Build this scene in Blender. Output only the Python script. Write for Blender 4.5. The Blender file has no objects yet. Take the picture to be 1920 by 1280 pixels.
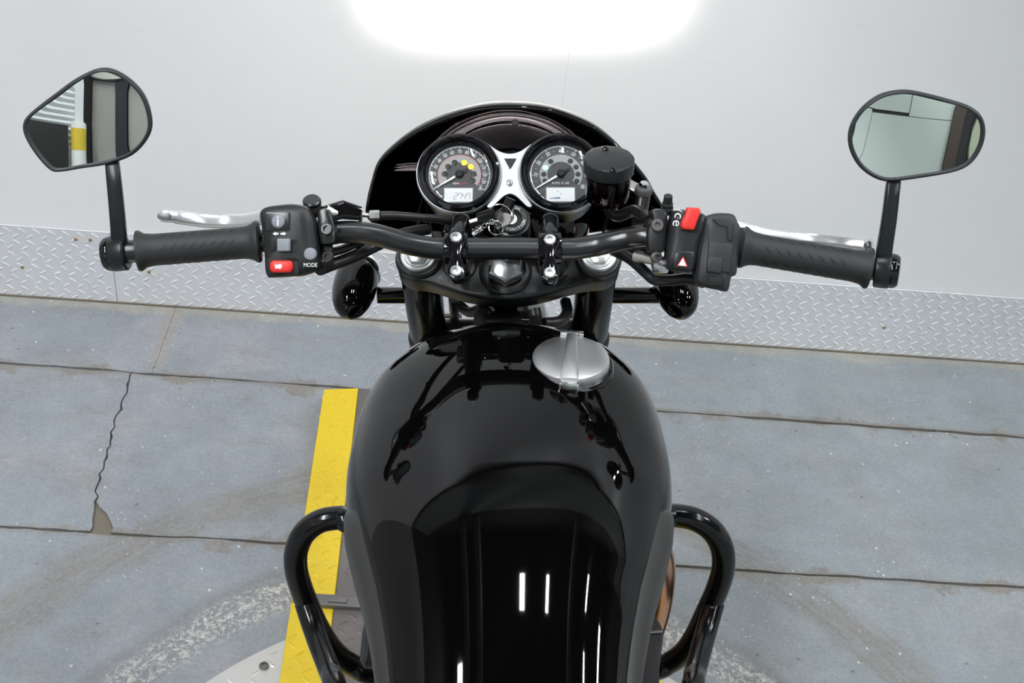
import bpy, bmesh, math, random
from mathutils import Vector, Matrix
V = Vector
R = math.radians
rnd = random.Random(7)
scene = bpy.context.scene
col = scene.collection

# ---------------------------------------------------------------- camera
# The motorcycle leans to its left on the side stand; the photographer sits over the seat and holds
# the camera square to the bike, so the camera is given in the bike's own frame.
FPX, PITCH, LEAN, HC = 2250.0, R(38.5), R(6.0), 1.726
LEANM = Matrix.Rotation(-LEAN, 4, 'Y')
camd = bpy.data.cameras.new('camera')
camd.sensor_width = 36.0
camd.lens = 36.0 * FPX / 1920.0
camd.clip_start = 0.02
cam = bpy.data.objects.new('camera', camd)
col.objects.link(cam)
cam.matrix_world = LEANM @ Matrix.Translation((0, 0, HC)) @ Matrix.Rotation(R(90) - PITCH, 4, 'X')
scene.camera = cam

# ---------------------------------------------------------------- world, exposure
world = bpy.data.worlds.new('world')
scene.world = world
world.use_nodes = True
world.node_tree.nodes['Background'].inputs[0].default_value = (.75, .82, .9, 1)
world.node_tree.nodes['Background'].inputs[1].default_value = 1.0
vs = scene.view_settings
vs.view_transform = 'Standard'
vs.look = 'None'
vs.gamma = 1.0
vs.use_curve_mapping = False
vs.exposure = 0.0
scene.cycles.max_bounces = 6
scene.cycles.diffuse_bounces = 3
scene.cycles.glossy_bounces = 4
scene.cycles.transmission_bounces = 4
scene.cycles.sample_clamp_indirect = 6.0
TUBE_POWER = 155.0          # emission of the ceiling tubes
HEAD_POWER = 95.0         # head lamp on (ignition is on)

# ---------------------------------------------------------------- helpers
CT, ST = math.cos(PITCH), math.sin(PITCH)
def ray(px, py):
    a, b = (px - 960) / FPX, -(py - 640) / FPX
    return V((a, CT + b * ST, -ST + b * CT))
EYE = V((0, 0, HC))
def P(px, py, Y):
    d = ray(px, py)
    return EYE + d * (Y / d.y)
def PZ(px, py, Z):
    d = ray(px, py)
    return EYE + d * ((Z - HC) / d.z)
def PP(px, py, o, n):
    d = ray(px, py)
    return EYE + d * ((o - EYE).dot(n) / d.dot(n))
def mpp(p):                                   # metres in one pixel at a point
    return (p.y * CT + (HC - p.z) * ST) / FPX
EYEW = LEANM @ EYE
def WZ(px, py, Z):
    d = LEANM.to_3x3() @ ray(px, py)
    return EYEW + d * ((Z - EYEW.z) / d.z)

def cr(pts, n=8, closed=False):               # Catmull-Rom through the points
    pts = [V(p) for p in pts]
    N = len(pts)
    out = []
    rng = range(N) if closed else range(N - 1)
    for i in rng:
        if closed:
            p0, p1, p2, p3 = pts[(i - 1) % N], pts[i], pts[(i + 1) % N], pts[(i + 2) % N]
        else:
            p0, p1, p2, p3 = pts[max(i - 1, 0)], pts[i], pts[i + 1], pts[min(i + 2, N - 1)]
        for k in range(n):
            t = k / n
            out.append(.5 * ((2 * p1) + (p2 - p0) * t + (2 * p0 - 5 * p1 + 4 * p2 - p3) * t * t + (3 * p1 - p0 - 3 * p2 + p3) * t ** 3))
    if not closed:
        out.append(pts[-1])
    return out

def frame(axis, xref=None):
    z = axis.normalized()
    x = V(xref) if xref is not None else (V((1, 0, 0)) if abs(z.x) < .9 else V((0, 1, 0)))
    x = (x - z * x.dot(z)).normalized()
    y = z.cross(x)
    return x, y, z
def fmat(o, axis, xref=None):
    x, y, z = frame(axis, xref)
    m = Matrix((x, y, z)).transposed().to_4x4()
    m.translation = o
    return m

class MB:
    def __init__(s):
        s.v, s.f = [], []
    def add(s, vs_, fs_, M=None):
        o = len(s.v)
        s.v += [tuple(M @ V(p)) if M else tuple(p) for p in vs_]
        s.f += [tuple(i + o for i in f) for f in fs_]
        return s
    def loft(s, rings, caps=True, closed=True, M=None, loop=False):
        n = len(rings[0])
        vs_ = [p for r in rings for p in r]
        fs_ = []
        k = len(rings)
        for i in range(k if loop else k - 1):
            for j in range(n if closed else n - 1):
                a, b = i * n + j, i * n + (j + 1) % n
                i2 = (i + 1) % k
                fs_.append((a, b, i2 * n + (j + 1) % n, i2 * n + j))
        if caps and closed and not loop:
            fs_.append(tuple(range(n))[::-1])
            fs_.append(tuple((k - 1) * n + j for j in range(n)))
        return s.add(vs_, fs_, M)
    def lathe(s, prof, o, axis, n=32, xref=None, caps=True, poly=None):
        x, y, z = frame(axis, xref)
        rings = []
        for r, h in prof:
            rings.append([o + z * h + (x * math.cos(2 * math.pi * j / n) + y * math.sin(2 * math.pi * j / n)) * max(r, 1e-5) for j in range(n)])
        return s.loft(rings, caps)
    def tube(s, pts, r, n=12, caps=True, loop=False):
        pts = [V(p) for p in pts]
        N = len(pts)
        rad = r if isinstance(r, (list, tuple)) else [r] * N
        rings, up = [], None
        for i, p in enumerate(pts):
            if loop:
                t = pts[(i + 1) % N] - pts[i - 1]
            else:
                t = pts[min(i + 1, N - 1)] - pts[max(i - 1, 0)]
            t.normalize()
            if up is None:
                up = frame(t)[0]
            up = (up - t * up.dot(t)).normalized()
            w = t.cross(up)
            rings.append([p + (up * math.cos(2 * math.pi * j / n) + w * math.sin(2 * math.pi * j / n)) * rad[i] for j in range(n)])
        return s.loft(rings, caps, loop=loop)
    def slab(s, poly, n, rings, caps=True):
        n = n.normalized()
        c = sum(poly, V((0, 0, 0))) / len(poly)
        rr = []
        for ins, dep in rings:
            ring = []
            for p in poly:
                d = c - p
                L = d.length
                ring.append(p + d * (min(ins, L * .98) / L) - n * dep)
            rr.append(ring)
        return s.loft(rr, caps)
    def strap(s, pts, wid, thk, side):          # flat bar along a path, `side` = width direction
        rings = []
        N = len(pts)
        for i, p in enumerate(pts):
            t = (pts[min(i + 1, N - 1)] - pts[max(i - 1, 0)]).normalized()
            sd = (V(side) - t * V(side).dot(t)).normalized()
            u = t.cross(sd)
            w = wid[i] if isinstance(wid, (list, tuple)) else wid
            h = thk[i] if isinstance(thk, (list, tuple)) else thk
            ring = []
            for a in range(16):
                c_, s_ = math.cos(a * math.pi / 8), math.sin(a * math.pi / 8)
                ring.append(p + sd * (math.copysign(abs(c_) ** .45, c_) * w / 2) + u * (math.copysign(abs(s_) ** .45, s_) * h / 2))
            rings.append(ring)
        return s.loft(rings)
    def box(s, lo, hi, M=None):
        x0, y0, z0 = lo
        x1, y1, z1 = hi
        vs_ = [(x, y, z) for z in (z0, z1) for y in (y0, y1) for x in (x0, x1)]
        return s.add(vs_, [(0, 2, 3, 1), (4, 5, 7, 6), (0, 1, 5, 4), (2, 6, 7, 3), (0, 4, 6, 2), (1, 3, 7, 5)], M)
    def rbox(s, c, hx, hy, hz, r=.003, M=None, seg=4):       # box rounded in plan with bevelled top and bottom
        pts = []
        r = min(r, hx * .98, hy * .98)
        for q, (sx, sy) in enumerate(((1, 1), (-1, 1), (-1, -1), (1, -1))):
            for k in range(seg + 1):
                a = q * math.pi / 2 + k * math.pi / 2 / seg
                pts.append((sx * (hx - r) + r * math.cos(a), sy * (hy - r) + r * math.sin(a)))
        b = min(r * .5, hz * .5)
        rings = []
        for ins, z in ((b, -hz), (0, -hz + b), (0, hz - b), (b * .3, hz - b * .3), (b, hz)):
            rings.append([V((c[0] + x * (1 - ins / hx), c[1] + y * (1 - ins / hy), c[2] + z)) for x, y in pts])
        return s.loft(rings, M=M)
    def build(s, name, mat, parent=None, smooth=True, angle=38, sub=0, recalc=True):
        me = bpy.data.meshes.new(name)
        me.from_pydata(s.v, [], s.f)
        if recalc:
            bm = bmesh.new()
            bm.from_mesh(me)
            bmesh.ops.recalc_face_normals(bm, faces=bm.faces)
            bm.to_mesh(me)
            bm.free()
        if smooth:
            me.polygons.foreach_set('use_smooth', [True] * len(me.polygons))
            me.set_sharp_from_angle(angle=R(angle))
        me.materials.append(mat)
        o = bpy.data.objects.new(name, me)
        col.objects.link(o)
        if parent:
            o.parent = parent
        if sub:
            m = o.modifiers.new('subdivision', 'SUBSURF')
            m.levels = m.render_levels = sub
        return o

def tag(o, label=None, cat=None, group=None, kind=None):
    if label: o['label'] = label
    if cat: o['category'] = cat
    if group: o['group'] = group
    if kind: o['kind'] = kind
    return o
def empty(name, loc=(0, 0, 0), parent=None):
    o = bpy.data.objects.new(name, None)
    o.empty_display_size = .05
    o.location = loc
    col.objects.link(o)
    if parent: o.parent = parent
    return o

_tc = {}
def text_mesh(s):
    if s in _tc: return _tc[s]
    cu = bpy.data.curves.new('lettering', 'FONT')
    cu.body = s
    cu.align_x = 'CENTER'
    cu.align_y = 'CENTER'
    cu.extrude = .012
    cu.resolution_u = 3
    o = bpy.data.objects.new('lettering', cu)
    col.objects.link(o)
    dg = bpy.context.evaluated_depsgraph_get()
    me = bpy.data.meshes.new_from_object(o.evaluated_get(dg))
    vs_ = [v.co.copy() for v in me.vertices]
    fs_ = [tuple(p.vertices) for p in me.polygons]
    bpy.data.objects.remove(o)
    bpy.data.meshes.remove(me)
    bpy.data.curves.remove(cu)
    _tc[s] = (vs_, fs_)
    return _tc[s]
def put_text(mb, s, M, size, rot=0, squeeze=1.0):
    vs_, fs_ = text_mesh(s)
    mb.add(vs_, fs_, M @ Matrix.Rotation(rot, 4, 'Z') @ Matrix.Diagonal((size * squeeze, size, size, 1)))

# ---------------------------------------------------------------- materials
def newmat(name):
    m = bpy.data.materials.new(name)
    m.use_nodes = True
    nt = m.node_tree
    return m, nt, nt.nodes['Principled BSDF']
def pm(name, c, rough=.5, metal=0, coat=0, emit=None, es=0, bump=0, bscale=400, var=0, vscale=60, spec=None, trans=0, ior=None):
    m, nt, b = newmat(name)
    b.inputs['Base Color'].default_value = (*c, 1)
    b.inputs['Roughness'].default_value = rough
    b.inputs['Metallic'].default_value = metal
    b.inputs['Coat Weight'].default_value = coat
    b.inputs['Coat Roughness'].default_value = .02
    if spec is not None: b.inputs['Specular IOR Level'].default_value = spec
    if trans: b.inputs['Transmission Weight'].default_value = trans
    if ior: b.inputs['IOR'].default_value = ior
    if emit:
        b.inputs['Emission Color'].default_value = (*emit, 1)
        b.inputs['Emission Strength'].default_value = es
    if bump or var:
        tc = nt.nodes.new('ShaderNodeTexCoord')
        nz = nt.nodes.new('ShaderNodeTexNoise')
        nz.inputs['Scale'].default_value = bscale if bump else vscale
        nz.inputs['Detail'].default_value = 4
        nt.links.new(tc.outputs['Object'], nz.inputs['Vector'])
        if bump:
            bp = nt.nodes.new('ShaderNodeBump')
            bp.inputs['Strength'].default_value = bump
            bp.inputs['Distance'].default_value = .001
            nt.links.new(nz.outputs['Fac'], bp.inputs['Height'])
            nt.links.new(bp.outputs['Normal'], b.inputs['Normal'])
        if var:
            n2 = nt.nodes.new('ShaderNodeTexNoise')
            n2.inputs['Scale'].default_value = vscale
            n2.inputs['Detail'].default_value = 5
            nt.links.new(tc.outputs['Object'], n2.inputs['Vector'])
            mr = nt.nodes.new('ShaderNodeMapRange')
            mr.inputs['From Min'].default_value = .3
            mr.inputs['From Max'].default_value = .7
            mr.inputs['To Min'].default_value = max(rough - var, .02)
            mr.inputs['To Max'].default_value = rough + var
            nt.links.new(n2.outputs['Fac'], mr.inputs['Value'])
            nt.links.new(mr.outputs['Result'], b.inputs['Roughness'])
    return m

M_gloss = pm('gloss_black_paint', (.0012, .0012, .0014), .03, spec=.36)
M_bezel = pm('gloss_black_bezel', (.006, .006, .007), .06)
M_satin = pm('satin_black_metal', (.0045, .005, .006), .30, bump=.03, bscale=1500, spec=.8)
M_tube = pm('black_powder_coat', (.0045, .005, .006), .17, spec=.4)
M_anod = pm('black_anodised_aluminium', (.016, .020, .021), .30, metal=.35)
M_clamp = pm('textured_black_clamp', (.007, .0078, .009), .33, bump=.12, bscale=2500)
M_plastic = pm('black_switch_plastic', (.011, .0122, .0135), .40, bump=.1, bscale=3000)
M_greyplastic = pm('charcoal_throttle_plastic', (.024, .0265, .030), .48, bump=.1, bscale=2500)
M_rubber = pm('black_grip_rubber', (.018, .0195, .021), .55, bump=.08, bscale=2500)
M_pad = pm('grey_knee_rubber', (.026, .0255, .025), .46, bump=.1, bscale=1800)
M_dark = pm('dark_recess_plastic', (.004, .004, .005), .6)
M_cable = pm('black_cable_sheath', (.011, .011, .012), .38)
M_chrome = pm('chrome', (.86, .87, .88), .09, metal=1)
M_lever = pm('bright_polished_lever', (.80, .81, .83), .24, metal=.65)
M_nut = pm('chromed_nut', (.88, .89, .90), .24, metal=.9)
M_alu = pm('polished_aluminium', (.86, .87, .89), .16, metal=1, var=.08, vscale=30)
M_silver = pm('silver_fork_cap', (.75, .77, .76), .33, metal=.85)
M_bolt = pm('stainless_bolt', (.72, .72, .74), .25, metal=1)
M_zinc = pm('zinc_plated_steel', (.62, .62, .58), .35, metal=1)
M_red = pm('red_switch_plastic', (.80, .032, .026), .42)
M_greybtn = pm('grey_button_plastic', (.25, .265, .30), .5)
M_white = pm('white_print', (.85, .87, .88), .5)
M_pink = pm('pink_print', (.75, .22, .25), .5)
M_redprint = pm('red_print', (.7, .05, .04), .5)
M_bronze = pm('bronze_engine_cover', (.66, .37, .23), .24, metal=1)
M_steelgrey = pm('worn_grey_steel', (.15, .145, .145), .42, metal=.6, var=.12, vscale=60)
M_mirror = pm('mirror_glass', (.80, .85, .82), .0, metal=1)
M_tyre = pm('tyre_rubber', (.012, .012, .012), .7)
M_seat = pm('black_seat_vinyl', (.02, .02, .021), .5, bump=.2, bscale=900)
M_engine = pm('black_engine_casting', (.014, .0145, .016), .38, bump=.15, bscale=900)
M_dial = pm('dial_dark_grey', (.060, .068, .070), .45)
M_dialsilver = pm('dial_silver_ring', (.36, .38, .37), .45)
M_dialcarbon = None
M_lcd = pm('lit_lcd', (.35, .37, .38), .4, emit=(.92, .97, 1), es=.58)
M_lcdink = pm('lcd_segments', (.02, .025, .03), .5)
M_lcdblue = pm('lcd_blue_bars', (.05, .16, .34), .5)
M_amberlamp = pm('amber_warning_lamp', (.9, .45, .03), .4, emit=(1, .52, .03), es=1.0)
M_greenlamp = pm('green_neutral_lamp', (.3, .9, .5), .4, emit=(.42, 1, .62), es=1.3)
M_lampoff = pm('unlit_warning_lamp', (.022, .026, .026), .35)
M_needle = pm('white_needle', (.80, .82, .84), .4, emit=(.9, .95, 1), es=.25)
M_orange = pm('amber_lens', (.55, .18, .03), .15)
M_headglass = pm('headlamp_glass', (.9, .92, .95), .05, emit=(1, .98, .93), es=3)

def carbon_mat():
    m, nt, b = newmat('carbon_weave_dial')
    tc = nt.nodes.new('ShaderNodeTexCoord')
    wv = nt.nodes.new('ShaderNodeTexWave')
    wv.bands_direction = 'DIAGONAL'
    wv.inputs['Scale'].default_value = 260
    wv.inputs['Distortion'].default_value = .3
    cr_ = nt.nodes.new('ShaderNodeValToRGB')
    cr_.color_ramp.elements[0].position = .45
    cr_.color_ramp.elements[0].color = (.012, .013, .014, 1)
    cr_.color_ramp.elements[1].position = .6
    cr_.color_ramp.elements[1].color = (.10, .105, .11, 1)
    nt.links.new(tc.outputs['Object'], wv.inputs['Vector'])
    nt.links.new(wv.outputs['Fac'], cr_.inputs['Fac'])
    nt.links.new(cr_.outputs['Color'], b.inputs['Base Color'])
    b.inputs['Roughness'].default_value = .35
    return m
M_dialcarbon = carbon_mat()

def brushed_mat(name, c, rough, scale=(900, 30, 30), ang=.6):
    m, nt, b = newmat(name)
    tc = nt.nodes.new('ShaderNodeTexCoord')
    mp = nt.nodes.new('ShaderNodeMapping')
    mp.inputs['Scale'].default_value = scale
    mp.inputs['Rotation'].default_value = (0, 0, ang)
    nz = nt.nodes.new('ShaderNodeTexNoise')
    nz.inputs['Scale'].default_value = 1
    nz.inputs['Detail'].default_value = 3
    nt.links.new(tc.outputs['Object'], mp.inputs['Vector'])
    nt.links.new(mp.outputs['Vector'], nz.inputs['Vector'])
    mr = nt.nodes.new('ShaderNodeMapRange')
    mr.inputs['To Min'].default_value = rough - .1
    mr.inputs['To Max'].default_value = rough + .14
    nt.links.new(nz.outputs['Fac'], mr.inputs['Value'])
    nt.links.new(mr.outputs['Result'], b.inputs['Roughness'])
    bp = nt.nodes.new('ShaderNodeBump')
    bp.inputs['Strength'].default_value = .12
    bp.inputs['Distance'].default_value = .0006
    nt.links.new(nz.outputs['Fac'], bp.inputs['Height'])
    nt.links.new(bp.outputs['Normal'], b.inputs['Normal'])
    b.inputs['Base Color'].default_value = (*c, 1)
    b.inputs['Metallic'].default_value = 1
    return m
M_brush = brushed_mat('brushed_aluminium', (.50, .52, .53), .36)
M_cap = brushed_mat('brushed_fuel_cap', (.76, .76, .77), .36, (500, 500, 30), 0)

def clear_mat(name, tint=(1, 1, 1), ior=1.45):
    m = bpy.data.materials.new(name)
    m.use_nodes = True
    nt = m.node_tree
    nt.nodes.remove(nt.nodes['Principled BSDF'])
    out = nt.nodes['Material Output']
    tr = nt.nodes.new('ShaderNodeBsdfTransparent')
    tr.inputs[0].default_value = (*tint, 1)
    gl = nt.nodes.new('ShaderNodeBsdfGlossy')
    gl.inputs['Roughness'].default_value = .02
    fr = nt.nodes.new('ShaderNodeFresnel')
    fr.inputs[0].default_value = ior
    mx = nt.nodes.new('ShaderNodeMixShader')
    nt.links.new(fr.outputs[0], mx.inputs[0])
    nt.links.new(tr.outputs[0], mx.inputs[1])
    nt.links.new(gl.outputs[0], mx.inputs[2])
    nt.links.new(mx.outputs[0], out.inputs[0])
    return m
M_glass = clear_mat('gauge_glass')
M_tint = clear_mat('smoked_screen', (.60, .555, .565), 1.5)
M_amberglass = clear_mat('amber_reservoir', (.30, .10, .03), 1.5)
M_fluid = pm('brake_fluid', (.055, .014, .003), .25)
# ---------------------------------------------------------------- surface materials
class NT:
    def __init__(s, name):
        s.m, s.nt, s.b = newmat(name)
        s.tc = s.nt.nodes.new('ShaderNodeTexCoord')
    def put(s, node, key, val):
        sock = node.inputs[key]
        if hasattr(val, 'is_linked') or isinstance(val, bpy.types.NodeSocket):
            s.nt.links.new(val, sock)
        elif isinstance(val, (tuple, list)) and len(val) == 3 and sock.type == 'RGBA':
            sock.default_value = (*val, 1)
        else:
            sock.default_value = val
    def n(s, typ, **kw):
        nd = s.nt.nodes.new('ShaderNode' + typ)
        return nd
    def noise(s, scale, detail=5, rough=.55, vec=None, dist=0):
        nd = s.n('TexNoise')
        s.put(nd, 'Scale', scale); s.put(nd, 'Detail', detail); s.put(nd, 'Roughness', rough); s.put(nd, 'Distortion', dist)
        s.nt.links.new(vec or s.tc.outputs['Object'], nd.inputs['Vector'])
        return nd.outputs['Fac']
    def voro(s, scale, vec=None, feature='F1', rand=1.0):
        nd = s.n('TexVoronoi'); nd.feature = feature
        s.put(nd, 'Scale', scale); s.put(nd, 'Randomness', rand)
        s.nt.links.new(vec or s.tc.outputs['Object'], nd.inputs['Vector'])
        return nd
    def ramp(s, val, lo, hi, a=0.0, b=1.0, smooth=True):
        nd = s.n('MapRange')
        if smooth: nd.interpolation_type = 'SMOOTHSTEP'
        s.put(nd, 'Value', val); s.put(nd, 'From Min', lo); s.put(nd, 'From Max', hi); s.put(nd, 'To Min', a); s.put(nd, 'To Max', b)
        return nd.outputs['Result']
    def math(s, op, a, b=0.0, c=None):
        nd = s.n('Math'); nd.operation = op
        s.put(nd, 0, a); s.put(nd, 1, b)
        if c is not None: s.put(nd, 2, c)
        return nd.outputs[0]
    def mix(s, f, a, b):
        nd = s.n('Mix'); nd.data_type = 'RGBA'
        s.put(nd, 0, f)
        for k, val in ((6, a), (7, b)):
            if isinstance(val, tuple): nd.inputs[k].default_value = (*val, 1)
            else: s.nt.links.new(val, nd.inputs[k])
        return nd.outputs[2]
    def map(s, loc=(0, 0, 0), rot=(0, 0, 0), sc=(1, 1, 1)):
        nd = s.n('Mapping')
        nd.inputs['Location'].default_value = loc; nd.inputs['Rotation'].default_value = rot; nd.inputs['Scale'].default_value = sc
        s.nt.links.new(s.tc.outputs['Object'], nd.inputs['Vector'])
        return nd.outputs[0]
    def bump(s, h, strength=.3, dist=.002):
        nd = s.n('Bump')
        s.put(nd, 'Strength', strength); s.put(nd, 'Distance', dist)
        s.nt.links.new(h, nd.inputs['Height'])
        s.nt.links.new(nd.outputs[0], s.b.inputs['Normal'])

TTC = (-.075, .81)           # centre of the turntable
def concrete():
    s = NT('painted_concrete')
    base = s.mix(s.noise(1.3, 3), (.236, .263, .300), (.288, .310, .334))
    base = s.mix(s.ramp(s.noise(3.1, 6, .65), .46, .66, 0, .70), base, (.345, .345, .360))
    base = s.mix(s.ramp(s.noise(5.0, 7, .7, s.map((3, 1, 0), (0, 0, .4), (1, 2.2, 1))), .50, .68, 0, .60), base, (.235, .222, .210))
    # towards the right the paint is greener and greyer
    sp = s.n('SeparateXYZ'); s.nt.links.new(s.tc.outputs['Object'], sp.inputs[0])
    X, Y = sp.outputs[0], sp.outputs[1]
    base = s.mix(s.ramp(X, -.1, .7, 0, .50), base, (.275, .315, .322))
    # bare dirty margin by the wall, with a ragged edge
    wl = s.math('SUBTRACT', s.math('MULTIPLY_ADD', X, .0247, 2.276), Y)
    rag = s.math('MULTIPLY_ADD', s.noise(7, 6, .65), .10, -.018)
    marg = s.ramp(s.math('SUBTRACT', wl, rag), -.012, .012, .85, 0)
    base = s.mix(marg, base, s.mix(s.noise(14, 5), (.30, .29, .25), (.42, .41, .36)))
    # brown soil along the joints
    for yj in (2.016, 1.555):
        dj = s.math('ABSOLUTE', s.math('SUBTRACT', Y, s.math('MULTIPLY_ADD', X, .014, yj)))
        rg = s.math('MULTIPLY', s.ramp(s.noise(9, 6, .7), .45, .75), .05)
        base = s.mix(s.ramp(s.math('SUBTRACT', dj, rg), -.004, .014, .75, 0), base, (.215, .19, .16))
    # rust run below the short crack by the wall
    dc = s.math('ABSOLUTE', s.math('ADD', X, .788))
    dcr = s.math('SUBTRACT', dc, s.math('MULTIPLY', s.noise(18, 5), .028))
    f = s.math('MULTIPLY', s.ramp(dcr, -.008, .012, .6, 0), s.ramp(Y, 2.015, 2.03))
    base = s.mix(f, base, (.31, .285, .25))
    # scuff rings worn into the paint by the turning table
    dx = s.math('ADD', X, -TTC[0]); dy = s.math('ADD', Y, -TTC[1])
    rr = s.math('SQRT', s.math('ADD', s.math('MULTIPLY', dx, dx), s.math('MULTIPLY', dy, dy)))
    warp = s.math('MULTIPLY_ADD', s.noise(4, 4), .09, -.045)
    rw = s.math('ADD', rr, warp)
    ang = s.n('Math'); ang.operation = 'ARCTAN2'; s.put(ang, 0, dy); s.put(ang, 1, dx)
    cmb = s.n('CombineXYZ'); s.nt.links.new(s.math('MULTIPLY', rr, 60), cmb.inputs[0]); s.nt.links.new(s.math('MULTIPLY', ang.outputs[0], 5), cmb.inputs[1])
    streak = s.noise(1.6, 6, .7, cmb.outputs[0])
    grit = s.noise(120, 5, .8)
    outer = s.ramp(s.math('ABSOLUTE', s.math('SUBTRACT', rw, .955)), .028, .062, 1, 0)
    outer = s.math('MULTIPLY', outer, s.ramp(streak, .35, .6, .35, .95))
    base = s.mix(s.math('MULTIPLY', outer, .95), base, s.mix(grit, (.175, .168, .158), (.29, .28, .265)))
    inner = s.ramp(s.math('ABSOLUTE', s.math('SUBTRACT', rw, .715)), .03, .06, 1, 0)
    base = s.mix(s.math('MULTIPLY', inner, .8), base, (.215, .22, .23))
    wht = s.math('MULTIPLY', s.ramp(s.math('ABSOLUTE', s.math('SUBTRACT', rw, .700)), .018, .05, 1, 0), s.ramp(grit, .46, .58))
    wht = s.math('MULTIPLY', wht, s.ramp(streak, .34, .54))
    base = s.mix(s.math('MULTIPLY', wht, .85), base, (.64, .62, .58))
    # paint flakes: white chips and dark specks
    v1 = s.voro(24)
    chip = s.math('MULTIPLY', s.ramp(v1.outputs['Distance'], .05, .085, 1, 0), s.ramp(s.noise(2.3, 3), .44, .52))
    base = s.mix(s.math('MULTIPLY', chip, .8), base, (.66, .66, .64))
    v2 = s.voro(15, s.map((5.3, 2.1, 0), (0, 0, .7), (1, 1.5, 1)))
    spk = s.math('MULTIPLY', s.ramp(v2.outputs['Distance'], .045, .08, 1, 0), s.ramp(s.noise(3.1, 2), .40, .50))
    base = s.mix(s.math('MULTIPLY', spk, .75), base, (.13, .135, .14))
    v3 = s.voro(62, s.map((2.3, 7.1, 0), (0, 0, .3), (1, 1.2, 1)))
    ch3 = s.math('MULTIPLY', s.ramp(v3.outputs['Distance'], .09, .15, 1, 0), s.ramp(s.noise(4.3, 4, .7, s.map((9, 3, 0))), .54, .62))
    base = s.mix(s.math('MULTIPLY', ch3, .7), base, (.60, .60, .585))
    v4 = s.voro(48, s.map((8.3, 1.1, 0), (0, 0, 1.3), (1, 1.8, 1)))
    ch4 = s.math('MULTIPLY', s.ramp(v4.outputs['Distance'], .08, .14, 1, 0), s.ramp(s.noise(3.7, 4, .7, s.map((1, 13, 0))), .54, .62))
    base = s.mix(s.math('MULTIPLY', ch4, .6), base, (.15, .148, .145))
    grain = s.ramp(s.noise(160, 4, .75), .30, .72, .80, 1.10, False)
    gm_ = s.n('Vector' + 'Math'); gm_.operation = 'SCALE'
    s.nt.links.new(base, gm_.inputs[0]); s.nt.links.new(s.math('MULTIPLY', grain, s.ramp(s.noise(11, 6, .7), .3, .7, .84, 1.06, False)), gm_.inputs['Scale'])
    base = gm_.outputs[0]
    s.nt.links.new(base, s.b.inputs['Base Color'])
    s.nt.links.new(s.ramp(s.noise(6, 5), .3, .7, .42, .66), s.b.inputs['Roughness'])
    s.bump(s.math('ADD', s.noise(90, 5, .7), s.math('MULTIPLY', s.noise(7, 4), 1.5)), .22, .003)
    return s.m
M_concrete = concrete()
M_joint = pm('dirty_joint', (.17, .15, .12), .9, bump=.6, bscale=200)

def wall_mat(name, c1, c2, rough=.28):
    s = NT(name)
    base = s.mix(s.noise(1.2, 3), c1, c2)
    smear = s.math('MULTIPLY', s.ramp(s.noise(5, 7, .7, s.map((0, 0, 0), (0, .5, 0), (1, 1, 3))), .62, .74), .16)
    base = s.mix(smear, base, (.55, .53, .50))
    sp = s.voro(7, s.map((1.7, 0, .4)))
    spot = s.math('MULTIPLY', s.ramp(sp.outputs['Distance'], .025, .05, 1, 0), s.ramp(s.noise(2.1, 3), .52, .6))
    base = s.mix(s.math('MULTIPLY', spot, .28), base, (.55, .50, .43))
    s.nt.links.new(base, s.b.inputs['Base Color'])
    s.b.inputs['Roughness'].default_value = rough
    s.bump(s.noise(300, 2), .03, .001)
    return s.m
M_wall = wall_mat('white_wall_panel', (.86, .865, .875), (.90, .90, .905), .42)
M_wallside = wall_mat('white_side_wall', (.70, .72, .72), (.75, .77, .76), .5)

def plate_mat(name, c, rough, metal, dirt=(.3, .28, .26), df=.3, scratch=False):
    s = NT(name)
    base = s.mix(s.math('MULTIPLY', s.ramp(s.noise(9, 6, .7), .5, .72), df), c, dirt)
    if scratch:
        sc = s.noise(60, 5, .7, s.map((0, 0, 0), (0, 0, .9), (1, .25, 1)))
        base = s.mix(s.math('MULTIPLY', s.ramp(sc, .66, .72), .55), base, (.20, .16, .04))
    s.nt.links.new(base, s.b.inputs['Base Color'])
    s.b.inputs['Metallic'].default_value = metal
    s.nt.links.new(s.ramp(s.noise(12, 5), .3, .7, rough - .08, rough + .1), s.b.inputs['Roughness'])
    s.bump(s.noise(240, 3), .05, .001)
    return s.m
M_kick = plate_mat('aluminium_tread_plate', (.80, .81, .84), .34, .25, (.68, .68, .70), .3)
M_disc = plate_mat('turntable_tread_plate', (.62, .61, .59), .42, .6, (.5, .48, .45), .4)
M_yellow = plate_mat('yellow_painted_tread', (.66, .475, .010), .42, 0, (.54, .40, .03), .5, True)
M_deck = plate_mat('brown_grey_tread', (.125, .112, .106), .45, .25, (.20, .185, .175), .5)
M_rust = pm('rusty_screw', (.32, .22, .09), .8)

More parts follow.
